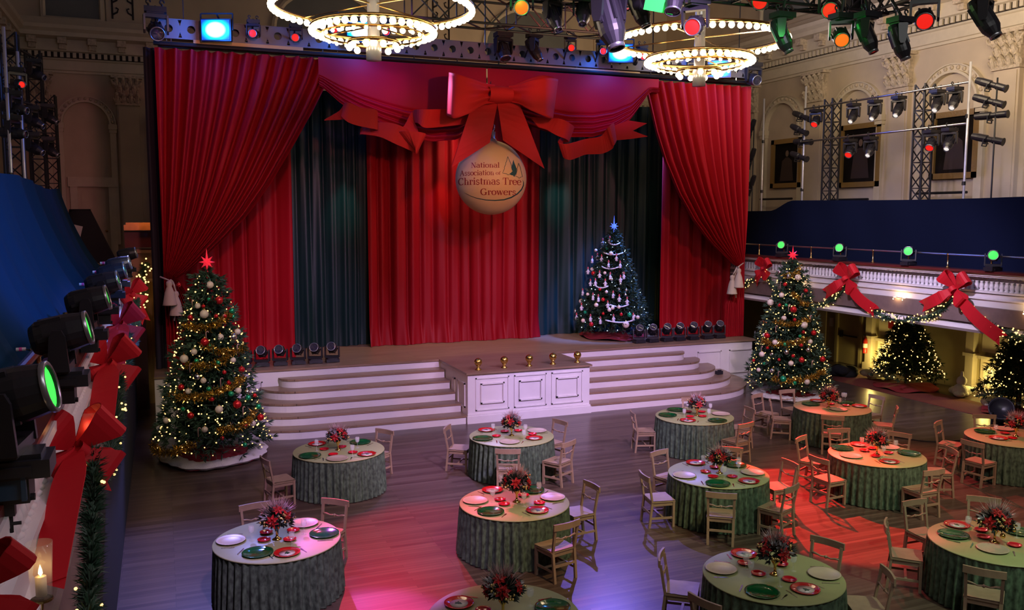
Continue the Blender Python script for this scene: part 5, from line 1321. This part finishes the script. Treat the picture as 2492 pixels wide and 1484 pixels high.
# perforated beam over the stage
M_beam=mat('grey_beam',(.20,.19,.20),.55)
bt=thing('perforated_truss','long grey beam with round holes carrying lights over the stage','truss',(8.6,22.95,9.5))
b=MB()
X0,X1=-8.5,8.75; nx=34; pitch=(X1-X0)/nx
for i in range(nx):
    xc=X0+pitch*(i+.5); n=12; r=.095
    sq=[];ci=[]
    for k in range(n):
        a=2*PI*k/n+PI/n; c,s_=math.cos(a),math.sin(a); q=max(abs(c)/(pitch/2),abs(s_)/.21)
        sq.append((xc+c/q,0,.02+s_/q)); ci.append((xc+r*c,0,.02+r*s_))
    for y0 in(0,.34):
        b.add([(x,y+y0,z) for x,y,z in sq+ci],[(k,(k+1)%n,n+(k+1)%n,n+k) for k in range(n)])
b.box((0,.17,.24),(X1-X0,.36,.02)); b.box((.12,.17,-.20),(X1-X0,.36,.03)); mk('web',b,M_beam,bt)
b=MB(); b.tube([(X0,.05,-.36),(X1,.05,-.36)],.035,6); b.tube([(X0,.3,-.36),(X1,.3,-.36)],.03,6); mk('pipe',b,M_black,bt)
for i in range(15): mk('hanger',MB().bar((X0+.3+i*1.2,.05,-.18),(X0+.3+i*1.2,.05,-.40),.03),M_black,bt)
for i,x in enumerate((-7.9,-2.2,3.6,8.2)): mk('hoist_chain',MB().tube([(x,.17,.25),(x,.17,6.4)],.016,4),M_black,bt)
mk('yellow_label',MB().box((2.5,-.02,-.30),(4.2,.015,.09)).box((-6.4,-.02,-.26),(2.6,.015,.09)),mat('amber_strip',(.62,.40,.16),.5),bt)
p1=at_y(1040,30,17.5); p2=at_y(1475,66,17.5)
truss('black box truss over the hall left of the right chandelier',(p1.x-.4,17.5,p1.z+.1),(p2.x,17.5,p1.z+.1),.55,.5)
p=at_y(2010,-4,11.3); truss('black box truss above the right chandelier near the top edge',(6.6,11.3,p.z),(p.x+1.1,11.3,p.z),.36,.36)
a,c=at_d(2120,12,14.2),at_d(2480,-22,11.4); c.z=a.z; truss('black box truss crossing the upper right picture corner',a,c,.34,.34)
p=at_d(1400,-16,15.0); truss('black box truss crossing the top edge above the giant bow',(4.6,p.y,p.z+.05),(8.3,p.y,p.z+.05),.4,.4)
# lights on and over the trusses
truss('long black box truss above the frame carrying the overhead lights',(5.0,10.6,9.15),(15.2,10.6,9.15),.36,.4)
truss('black box truss above the frame over the left chandelier',(4.4,14.0,9.5),(9.0,14.0,9.5),.36,.4)
for i,(x,y,z) in enumerate(((5.4,10.6,9.15),(14.8,10.6,9.15),(4.8,14.0,9.5),(8.6,14.0,9.5),(6.4,17.5,8.6),(10.4,17.5,8.6))):
    o=mk('hoist_chain',MB().tube([(0,0,0),(0,0,16-z)],.014,4),M_black,None,False,(x,y,z)); tag(o,'hoist chain between ceiling and overhead truss, %s from the viewer'%ORD[i],'chain','hoist chains of the overhead trusses')
def hung(px,D,label,aim,kind,lens,s,grp,plane=None):
    p=at_d(*px,D) if plane is None else at_y(*px,plane)
    t=moving_head(label,(p.x,p.y,p.z+.40*s),aim,kind,lens,True,s,grp)
    if plane is not None: bracket(t,(p.x,23.0,9.40))
    elif D<14: bracket(t,(min(max(p.x,5.6),14.6),10.45,9.0))
    else: bracket(t,(p.x,p.y+.05,9.35))
    return t
FT='lights on the beam over the stage'
for i,(x,y,w) in enumerate(((617,82,'nearest the left blue light'),(720,92,'left of the left chandelier'),(815,72,'seen through the left chandelier'),(940,78,'right of the left chandelier column'),(1388,117,'left of the middle blue light, first'),(1465,125,'left of the middle blue light, second'),(1562,138,'behind the right chandelier rim'),(1622,167,'below the right chandelier'),(1685,172,'left of the right chandelier column'))):
    hung((x,y),0,'red stage light on the beam, '+w,(-.25,-1,-.15),'beam',G_redl,.82,FT,22.55)
hung((380,75),0,'black moving head at the left end of the stage beam',(.1,-1,-.5),'beam',None,1.35,FT,22.55); hung((1833,193),0,'black moving head at the right end of the stage beam',(-.1,-1,-.3),'beam',None,1.25,FT,22.55)
hung((1225,125),0,'black moving head above the giant bow loop',(.1,-.5,-1),'beam',None,1.25,FT,22.3); hung((1300,122),0,'black moving head drooping above the bow, right of another',(.5,-.4,-1),'long',None,1.1,FT,22.3)
OV='lights on the overhead trusses'
hung((1270,18),14.6,'big orange lens light above the giant bow',(-.45,-1,-.28),'wash',G_orange,.98,OV)
for px,D,w,aim,k,L,s in (((1692,62),13.0,'red lens light in front of the right chandelier',(-.8,-.75,-.35),'wash',G_redl,.98),
 ((1853,3),13.4,'red lens light at the top edge beside the right chandelier',(-.8,-.8,-.3),'wash',G_redl,.95),((2024,22),13.2,'red lens light at the top edge right of the chandelier',(-.8,-.7,-.35),'wash',G_redl,.95),
 ((2249,46),12.4,'red lens light on the upper right truss',(-.75,-.8,-.45),'wash',G_redl,.95),((2046,90),13.0,'orange lens light below the upper right red lights',(-.55,-.8,-.5),'wash',G_orange,.85),
 ((2110,88),12.6,'long black light with small red tip at upper right',(.25,-.35,-1),'long',G_redl,.85),((1903,88),12.8,'black light with green shine beside the right chandelier',(.35,-.3,-1),'long',G_green,.85),
 ((2190,102),12.2,'black light pointing down between upper right red lights',(.3,-.2,-1),'long',None,.85),((2397,45),11.4,'black moving head at upper right near the picture corner',(.3,-.5,-1),'long',None,.95),
 ((1482,46),12.6,'large dark blue moving head left of the right chandelier',(.15,-.3,-1),'long',None,1.5),((1556,22),13.7,'black light at the top edge beside the dark blue head',(.3,-.3,-1),'long',None,1.0),((1640,2),12.4,'black light at the top edge above the chandelier',(-.3,-.3,-1),'beam',None,.95),
 ((1345,42),15.0,'black light on the truss above the giant bow',(.2,-.5,-.9),'long',None,.9),((1420,30),15.0,'second black light on the truss above the giant bow',(-.3,-.5,-.9),'long',None,.9),((2085,18),14.6,'tall black light at the top edge among red ones',(.05,-.25,-1),'long',None,1.2)):
    hung(px,D,w,aim,k,L,s,OV)
gp=mk('green_panel',MB().box((0,0,0),(.42,.03,.26)),mat('green_gel_glow',(.02,.55,.06),.4),None,False,at_d(1606,6,12.4),(.3,.2,-.5)); tag(gp,'flat green-lit gel panel at the top picture edge','panel')
gp.data.materials[0].node_tree.nodes['Principled BSDF'].inputs['Emission Color'].default_value=(.03,.8,.08,1); gp.data.materials[0].node_tree.nodes['Principled BSDF'].inputs['Emission Strength'].default_value=.6  # panel glows by itself in place of the green light on it
for p_,e_ in ((at_d(1893,62,12.2),10),(at_d(2022,62,12.6),4),(at_d(1258,-4,14.2),5)): lamp('green_spill_light','POINT',p_,(.04,1,.1),e_,size=.03)
# blue strobe floods on the beam: face brightest in the middle, blue at the rim
mm,N,L_,bb=nodes_of('blue_flood_face')
tc=N.new('ShaderNodeTexCoord'); gr=N.new('ShaderNodeTexGradient'); gr.gradient_type='SPHERICAL'; mp=N.new('ShaderNodeMapping'); mp.inputs['Scale'].default_value=(2.6,1,3.4)
rp=N.new('ShaderNodeValToRGB'); e=rp.color_ramp.elements; e[0].position=.0; e[0].color=(.0,.05,.9,1); e[1].position=.62; e[1].color=(1,1,1,1); k=e.new(.33); k.color=(.0,.55,1,1)
L_.new(tc.outputs['Object'],mp.inputs[0]); L_.new(mp.outputs[0],gr.inputs[0]); L_.new(gr.outputs['Fac'],rp.inputs[0]); L_.new(rp.outputs[0],bb.inputs['Emission Color']); bb.inputs['Emission Strength'].default_value=2.2; bb.inputs['Base Color'].default_value=(.02,.02,.05,1); mm.cycles.emission_sampling='NONE'
for i,(x,y,w) in enumerate(((527,74,'at the left end of the stage beam'),(878,78,'behind the left chandelier'),(1510,130,'behind the right chandelier rim'),(1749,168,'near the right end of the stage beam'))):
    p=at_y(x,y,22.5); t=thing('blue_flood',('glowing blue flood light '+w),'stage light',p,-YAW,'blue flood lights on the stage beam')
    mk('face',MB().box((0,-.07,0),(.66,.02,.46)),mm,t); mk('housing',MB().box((0,0,0),(.72,.12,.52)),M_bplast,t)
    mk('yoke',MB().bar((-.38,0,0),(-.38,.05,.4),.03).bar((.38,0,0),(.38,.05,.4),.03).bar((-.38,.05,.4),(.38,.05,.4),.03),M_black,t)
    mk('arm',MB().bar((0,.05,.4),Vector((0,.55,.2)) if False else (0.0,.62,.05),.035),M_black,t)
    lamp('blue_flood_light','POINT',p+Vector((-.05,-.45,0)),(.02,.18,1),140,size=.2)
# ---------------------------------------------------------------- chandeliers
G_bulb=glow('chandelier_bulb',(1,.80,.46),7.5)
BULB=mesh_of('bulb',MB().ball((0,0,0),.056,10,7),G_bulb,True)
def chandelier(label,loc):
    t=thing('ring_chandelier',label,'chandelier',loc)
    mk('column',MB().lathe([(.0,-.83),(.125,-.83),(.125,-.55),(.10,-.52),(.10,.9),(.125,.95),(.125,5)],20),mat('column_steel',(.62,.62,.66),.28,.55),t,True)
    for nm,R,z,n,m in (('outer_ring',1.63,0,62,M_brass),('inner_ring',1.0,-.36,42,M_brass),('lower_ring',.40,-.60,9,M_brass)):
        b=MB(); b.tube([(R*math.cos(2*PI*i/48),R*math.sin(2*PI*i/48),z+.06) for i in range(48)],.035,6,closed=True); mk(nm,b,m,t,True)
        for i in range(n):
            a=2*PI*i/n; put('bulb',BULB,t,(R*math.cos(a),R*math.sin(a),z-.02),scale=(1,)*3)
        b=MB()
        for k in range(4): a=PI*k/2+.6; b.tube([(.1*math.cos(a),.1*math.sin(a),z+.08),(R*math.cos(a),R*math.sin(a),z+.06)],.014,5)
        stuff(mk('spokes',b,M_brass,t))
    n=26
    for i in range(n):
        a=2*PI*i/n; put('bulb',BULB,t,(.84*math.cos(a),.84*math.sin(a),-.47),scale=(.55,)*3)
    mk('inner_tube',MB().tube([(.84*math.cos(2*PI*i/40),.84*math.sin(2*PI*i/40),-.43) for i in range(40)],.02,5,closed=True),M_brass,t)
    return t
chandelier('brass ring chandelier with globe bulbs, left of the giant bow',at_d(908,22,14.4))
chandelier('brass ring chandelier with globe bulbs, right of the giant bow',at_d(1703,102,16.75))
# ---------------------------------------------------------------- drapes
M_navy=mat('navy_drape',(.0035,.006,.020),.95,spec=.08); M_blue=mat('blue_drape',(.005,.032,.090),.95,spec=.1)
def fr(u,v):
    y=7.5+19.5*u; zt=5.53+.03*math.sin(9*u); k=max(0,min(1,(y-23.0)/1.3)); zt-=.34*k*k*(3-2*k)
    return Vector((19.0+.05*math.sin(23*u+2*v)*v+.03*math.sin(61*u+4*v)-.5*v*v,y,zt+(3.05-zt)*v))
o=mk('masking_drape',MB().grid(fr,90,16),M_navy,None,True); tag(o,'dark navy masking drape hung behind the right balcony rail','drape')
def fl_(u,v):
    y=6.5+19.5*u-.6*v; xt=-2.45+.2*math.sin(3*u); f=.13*math.sin(62*u+2.2*v+.8*math.sin(9*u))*(.25+v)*(.6+.4*math.sin(13*u))+.05*math.sin(140*u+3*v)*v
    return Vector((xt+1.2*v**1.15+f,y,5.72+.05*math.sin(14*u)-2.5*v-.28*math.sin(PI*v)))
o=mk('masking_drape',MB().grid(fl_,260,18),M_blue,None,True); tag(o,'blue masking drape sloping down behind the left balcony rail','drape')
# cluttered dark equipment at the end of the left drape
ek=thing('draped_equipment','black draped equipment rack at the end of the blue drape','equipment',(-2.05,26.9,3.0))
def ef(u,v):
    a=2*PI*u; r=.35+.5*v; return Vector((r*math.cos(a)*.75+.55*v*(math.cos(a)>0),r*math.sin(a)*.5,2.25-2.2*v+.08*math.sin(5*a)*v))
mk('cover',MB().grid(ef,20,8,True).add([(-.3,-.2,2.2),(.3,-.2,2.25),(.3,.2,2.25),(-.3,.2,2.2)],[(0,1,2,3)]),M_bcloth,ek,True)
mk('paper_sheet',MB().box((-.12,-.52,1.55),(.3,.02,.55),Matrix.Rotation(.25,3,'Y')),mat('grey_paper',(.35,.33,.33),.7),ek)
mk('handle_bar',MB().tube([(0,-.60,1.0),(.5,-.6,.72)],.025,6),M_brass,ek)
# ---------------------------------------------------------------- lighting stands, right and left
def pole(px0,px1,X,label,name='lighting_pole'):
    p0,p1=at_x(*px0,X),at_x(*px1,X); y=(p0.y+p1.y)/2
    t=thing(name,label,'pole',(X,y,3.0)); mk('tube',MB().tube([(0,0,0),(0,p0.y-y,p0.z-3.0)],.032,8),mat('white_pole',(.62,.62,.66),.35,.5),t,True)
    for z in(2.9,4.6): mk('coupler',MB().lathe([(.05,-.05),(.05,.05)],8,(0,0,z)),M_black,t)
    return t
XS=19.6
for (x0,y0,x1,y1,w) in ((2252,205,2238,478,'nearer the right picture edge'),(2032,240,2014,482,'farther, near the first portrait')):
    a,c=at_x(x0,y0,XS),at_x(x1,y1,XS); y=(a.y+c.y)/2; truss('black truss tower on the right balcony, '+w,(XS,y,3.0),(XS,y,a.z),.34,.34,'truss_tower')
pole((2363,150),(2342,470),XS-.35,'tall white pole on the right balcony nearest the right picture edge'); pole((1962,210),(1949,480),XS-.2,'tall white pole on the right balcony beside the first portrait'); pole((1860,240),(1853,500),XS-.2,'tall white pole on the right balcony beside the curtain edge')
def crossbar(a,c,label):
    a,c=at_x(*a,XS-.28),at_x(*c,XS-.28); z=(a.z+c.z)/2; o=mk('lighting_pipe',MB().tube([(0,a.y-c.y,0),(0,0,0)],.03,8),M_alu,None,True,(XS-.28,c.y,z)); tag(o,label,'pipe'); return z
zu=crossbar((1958,262),(2362,203),'upper horizontal pipe of the right balcony lights'); zl=crossbar((1950,346),(2352,300),'lower horizontal pipe of the right balcony lights')
RS='moving heads on the right balcony pipes'
def onpipe(x,z,label,aim,lens,s,kind='long'):
    # y where the pipe crosses this picture column
    lo,hi=12.0,30.0
    for _ in range(40):
        m=(lo+hi)/2; P=Vector((XS-.28,m,z))-CAM; px=1246+FPX*P.dot(_rt)/P.dot(_fw)
        if px>x: lo=m
        else: hi=m
    moving_head(label,(XS-.28,lo,z-.06),aim,kind,lens,True,s,RS)
for x,w,L in ((1987,'left of the far tower, red lens',G_redl),(2078,'right of the far tower',G_white),(2130,'second right of the far tower',G_white),(2188,'left of the near tower',G_white),(2283,'right of the near tower',G_white),(2325,'beside the white pole',G_white)):
    onpipe(x,zu,'moving head on the upper right balcony pipe, '+w,(-.75,-.35,-.75),L,.95,'beam' if L is G_redl else 'long')
for x,w,L in ((2070,'right of the far tower, red lens',G_redl),(2120,'second right of the far tower',G_white),(2268,'right of the near tower, red lens',G_redl),(2312,'beside the white pole',G_white)):
    onpipe(x,zl,'moving head on the lower right balcony pipe, '+w,(-.75,-.35,-.75),L,.95,'beam' if L is G_redl else 'long')
q=MB(); RY=Matrix.Rotation(PI/2,3,'Y'); q.lathe([(.0,-.34),(.07,-.33),(.085,-.2),(.085,0),(.06,.02),(.06,.12),(.075,.14),(.075,.32),(.09,.36),(.085,.36)],12,(0,0,0),RY); q.box((0,0,.1),(.05,.16,.03)); ELL=mesh_of('barrel',q,M_bplast)
yk=mesh_of('yoke',MB().bar((-.02,-.1,0),(-.02,-.1,.16),.02).bar((-.02,.1,0),(-.02,.1,.16),.02).bar((-.02,-.1,.16),(-.02,.1,.16),.02),M_black)
def ellipsoidal(p,rot,label,grp,s=1):
    t=thing('profile_spotlight',label,'stage light',p,0,grp,rot); t.scale=(s,)*3; put('barrel',ELL,t); put('yoke',yk,t); return t
for i,(x,y,tl) in enumerate(((2411,205,.38),(2405,245,.35),(2411,281,.0),(2402,338,.25))):
    ellipsoidal(at_x(x,y,XS-.3),(0,-tl+PI,.25-PI/2*.0+PI/2),'black profile spotlight right of the white pole, %s from the top'%ORD[i],'profile spotlights at the right edge',1.15)
for i,(x,y,tl) in enumerate(((1950,282,.35),(1944,315,.4),(1953,345,.1),(1944,380,.3))):
    ellipsoidal(at_x(x,y,XS-.2),(0,-tl+PI,PI/2),'black profile spotlight beside the first portrait, %s from the top'%ORD[i],'profile spotlights by the first portrait',1.15)
for i,y in enumerate((315,385,450)):
    ellipsoidal(at_x(1828,y,XS-.3),(0,1.1,PI/2),'black profile spotlight at the right curtain edge, %s from the top'%ORD[i],'profile spotlights by the right curtain',1.1)
for (x,y0,y1,lab) in ((2420,190,470,'thin black drop pipe holding the profile lights at the right edge'),(1833,290,480,'thin black drop pipe holding the profile lights at the curtain edge')):
    a,c=at_x(x,y0,XS-.3),at_x(x,y1,XS-.3); o=mk('drop_pipe',MB().tube([(0,0,0),(0,0,a.z-3.0)],.022,6),M_black,None,True,(XS-.3,(a.y+c.y)/2,3.0)); tag(o,lab,'pipe')
# left stands
XT=-3.05; LTY=[]
for (x,y0,y1,w) in ((118,232,455,'nearest the arch'),(80,125,455,'middle one'),(18,80,445,'at the left picture edge')):
    a=at_x(x,y0,XT); truss('black truss tower on the left balcony, '+w,(XT,a.y,3.0),(XT,a.y,a.z),.36,.36,'truss_tower'); LTY.append(a.y)
pole((42,125),(64,445),XT+.25,'tall white pole on the left balcony, right one'); pole((8,65),(25,445),XT+.25,'tall white pole on the left balcony, left one')
LS='moving heads on the left balcony towers'
for (x,y,w,L,aim) in ((42,212,'red lens beside the white pole',G_redl,(.5,-1,-.1)),(85,185,'top of the middle tower',None,(.9,-.5,-.4)),(118,290,'upper one on the arch side tower',None,(.9,-.3,-.6)),(80,300,'second on the middle tower',None,(.9,-.3,-.5)),(120,370,'lower one on the arch side tower',None,(.9,-.3,-.6)),(80,365,'lowest on the middle tower',None,(.9,-.4,-.5)),(35,270,'left of the middle tower',None,(.9,-.4,-.2)),(32,330,'lower left of the middle tower',None,(.9,-.4,-.1))):
    p=at_x(x,y,XT+.3); t=moving_head('moving head on the left towers, '+w,(p.x,p.y,p.z+.42),aim,'long',L,True,.92,LS); ty=min(LTY,key=lambda v:abs(v-p.y)); bracket(t,(XT,ty,p.z+.45),.03)
# ---------------------------------------------------------------- portraits on the right wall
M_gilt=mat('gilt_frame',(.36,.23,.08),.4,.4,bump=.5,scale=20); M_canvas=mat('dark_canvas',(.010,.007,.006),.8,var=.5,scale=2,spec=.15)
M_sitter=mat('dim_sitter',(.05,.03,.025),.6); M_face=mat('dim_face',(.20,.13,.09),.6)
for i,(x0,y0,x1,y1,w) in enumerate(((1880,342,1950,455,'leftmost, nearest the curtain'),(2047,307,2141,453,'middle one behind the lights'),(2270,277,2378,432,'rightmost, beside the white pole'))):
    a,c=at_x(x0,y0,XR-.08),at_x(x1,y1,XR-.08); yc=(a.y+c.y)/2; zc=(a.z+c.z)/2; wd=abs(a.y-c.y); ht=abs(a.z-c.z)
    t=thing('framed_portrait','dark portrait in gilt frame on the right wall, '+w,'painting',(XR-.02,yc,zc),0,'portraits on the right wall')
    b=MB(); fw_=.17
    for (cy_,cz_,sy_,sz_) in ((0,ht/2-fw_/2,wd,fw_),(0,-ht/2+fw_/2,wd,fw_),(-wd/2+fw_/2,0,fw_,ht),(wd/2-fw_/2,0,fw_,ht)): b.box((-.06,cy_,cz_),(.12,sy_,sz_)); 
    mk('frame',b,M_gilt,t); mk('canvas',MB().box((-.03,0,0),(.03,wd-fw_,ht-fw_)),M_canvas,t)
    b=MB(); b.poly([(-.05,-wd*.22,-ht*.36),(-.05,wd*.22,-ht*.36),(-.05,wd*.16,ht*.05),(-.05,wd*.05,ht*.12),(-.05,-wd*.05,ht*.12),(-.05,-wd*.16,ht*.05)],.004,(1,0,0)); mk('figure',b,M_sitter,t)
    b=MB(); b.poly([(-.052,.09*math.cos(a_),ht*.2+.12*math.sin(a_)) for a_ in [2*PI*k/12 for k in range(12)]],.004,(1,0,0)); mk('face',b,M_face,t)
    mk('barrier_bar',MB().tube([(-.5,-.9,-ht/2-.42),(-.5,.9,-ht/2-.42)],.04,6),M_black,t)
# ---------------------------------------------------------------- floor odds and ends
cs=mk('flight_case',MB().box((0,0,.40),(.62,.7,.8)).box((0,0,.82),(.64,.72,.04)),M_bplast,None,False,(17.55,22.5,0)); tag(cs,'black flight case on the floor at the right stage corner','case')
moving_head('black moving head with glowing orange lens beside the right stage corner',(17.5,22.45,.84),(-.25,-.35,1),'long',G_orange,False,1.35)
hp=MB(); r=random.Random(3)
for i in range(7): hp.ball((r.uniform(-.4,.4),r.uniform(-.25,.25),.1+r.uniform(0,.12)),r.uniform(.16,.28),8,6,(1.2,1,.7))
o=mk('cloth_heap',hp,M_bcloth,None,True,(19.9,21.6,.02)); tag(o,'heap of black cloth on the floor by the right wall','cloth')
dl=thing('floor_light','big dark drum floor light beside the table at the right edge','stage light',(18.75,14.95,0))
mk('drum',MB().lathe([(.0,-.25),(.25,-.25),(.27,0),(.29,.25),(.26,.25),(.24,.18),(.0,.16)],18,(0,0,.34),Euler((1.0,0,-.9)).to_matrix()),M_bplast,dl,True); mk('stand',MB().bar((-.3,0,.03),(.3,0,.03),.06).bar((-.3,0,.03),(-.3,0,.36),.04).bar((.3,0,.03),(.3,0,.36),.04),M_black,dl)
sp=thing('speaker_box','black speaker on stand behind the right tree','speaker',(18.2,21.0,0)); mk('cabinet',MB().box((0,0,1.12),(.42,.40,.55)),M_bplast,sp); mk('stand',MB().tube([(0,0,.02),(0,0,.86)],.025,6).bar((0,0,.4),(.32,.1,.01),.03).bar((0,0,.4),(-.26,.22,.01),.03).bar((0,0,.4),(-.1,-.3,.01),.03),M_black,sp)
ex=thing('fire_extinguisher','red and white fire extinguisher on the pillar by the door','extinguisher',(21.45,22.25,.55)); mk('cylinder',MB().lathe([(.0,0),(.075,0),(.08,.03),(.08,.42),(.05,.5),(.02,.52),(.02,.58)],12),mat('signal_red',(.42,.02,.015),.35),ex,True); mk('label_band',MB().lathe([(.082,.18),(.082,.32)],12,cap=False),M_china,ex,True); mk('valve',MB().box((0,0,.6),(.05,.12,.04)),M_black,ex)
al=mk('alarm_box',MB().box((0,0,0),(.06,.16,.30)),M_china,None,False,(21.74,24.15,1.35)); tag(al,'small white box on the wall behind the right tree','wall box')
nt=thing('notice_board','red and white notice on the lit niche behind the garland','notice',(21.66,21.35,1.68)); mk('sheet',MB().box((0,0,0),(.02,.34,.5)),M_china,nt); mk('red_strip',MB().box((-.015,0,-.1),(.02,.26,.24)),mat('signal_red',(.42,.02,.015),.35),nt)
pts=[at_z(x,y,.012) for x,y in((2160,1060),(2210,1068),(2260,1074),(2310,1074),(2368,1068))]
o=mk('floor_cable',MB().tube(smooth_pts(pts),.014,5),M_black); tag(o,'thin black cable on the floor between two right tables','cable')
pp=at_z(203,1444,0); o=mk('paper_sheet',MB().box((0,0,.004),(.22,.15,.004)),mat('white_paper',(.7,.7,.72),.6),None,False,(pp.x,pp.y,.002),(0,0,.3)); tag(o,'white paper sheet on the floor at the lower left','paper')
o=mk('wire_stand',MB().tube(smooth_pts([Vector((0,0,.02)),Vector((.02,.0,.2)),Vector((.0,.0,.42)),Vector((-.06,0,.55))]),.012,5).tube([(.0,0,.012),(-.16,.02,.012)],.012,5),M_black,None,True,(pp.x-.02,pp.y+.02,.004)); tag(o,'thin dark bent rod standing on the white paper sheet','rod')
o=mk('floor_button',MB().box((0,0,.05),(.2,.12,.1)).box((0,-.02,.11),(.1,.06,.04)),M_bplast,None,False,(15.1,21.35,.43)); tag(o,'small black device lying on the right stage steps','device')
# clamp-on lamp and power plugs at the left rail
cp_=at_x(28,1178,-.66); t=thing('clamp_lamp','dark blue clamp lamp on the left balustrade at the left picture edge','stage light',cp_)
mk('housing',MB().box((0,0,0),(.10,.10,.12)).box((.055,-.01,0),(.02,.11,.13)),mat('dark_blue_metal',(.02,.05,.10),.35),t); mk('clamp',MB().box((-.01,0,-.10),(.04,.05,.08)).tube([(-.01,0,-.13),(-.01,0,-.22)],.009,6).tube([(-.05,0,-.18),(.03,0,-.18)],.009,6),M_black,t); mk('hook',MB().tube([(0,0,.06),(0,.03,.10),(-.06,.05,.04)],.008,5),M_black,t)
M_pl=mat('white_plug',(.62,.58,.62),.4); M_pk=mat('pink_tape',(.62,.06,.30),.5)
for i,(x,y) in enumerate(((48,850),(128,776),(168,727),(200,692),(232,662),(250,640))):
    p=at_x(x,y,-1.02); t=thing('power_plug','white plug with pink tape on the left rail, %s from the viewer'%ORD[i],'plug',p,0,'taped plugs along the left rail')
    k=.8+.13*i
    mk('body',MB().tube([(-.03*k,0,0),(.05*k,0,0)],.017*k,8),M_pl,t); mk('tape',MB().tube([(-.005*k,0,0),(.02*k,0,0)],.0185*k,8),M_pk,t); mk('lead',MB().tube([(.05*k,0,0),(.12*k,0,-.02)],.006*k,5),M_black,t)
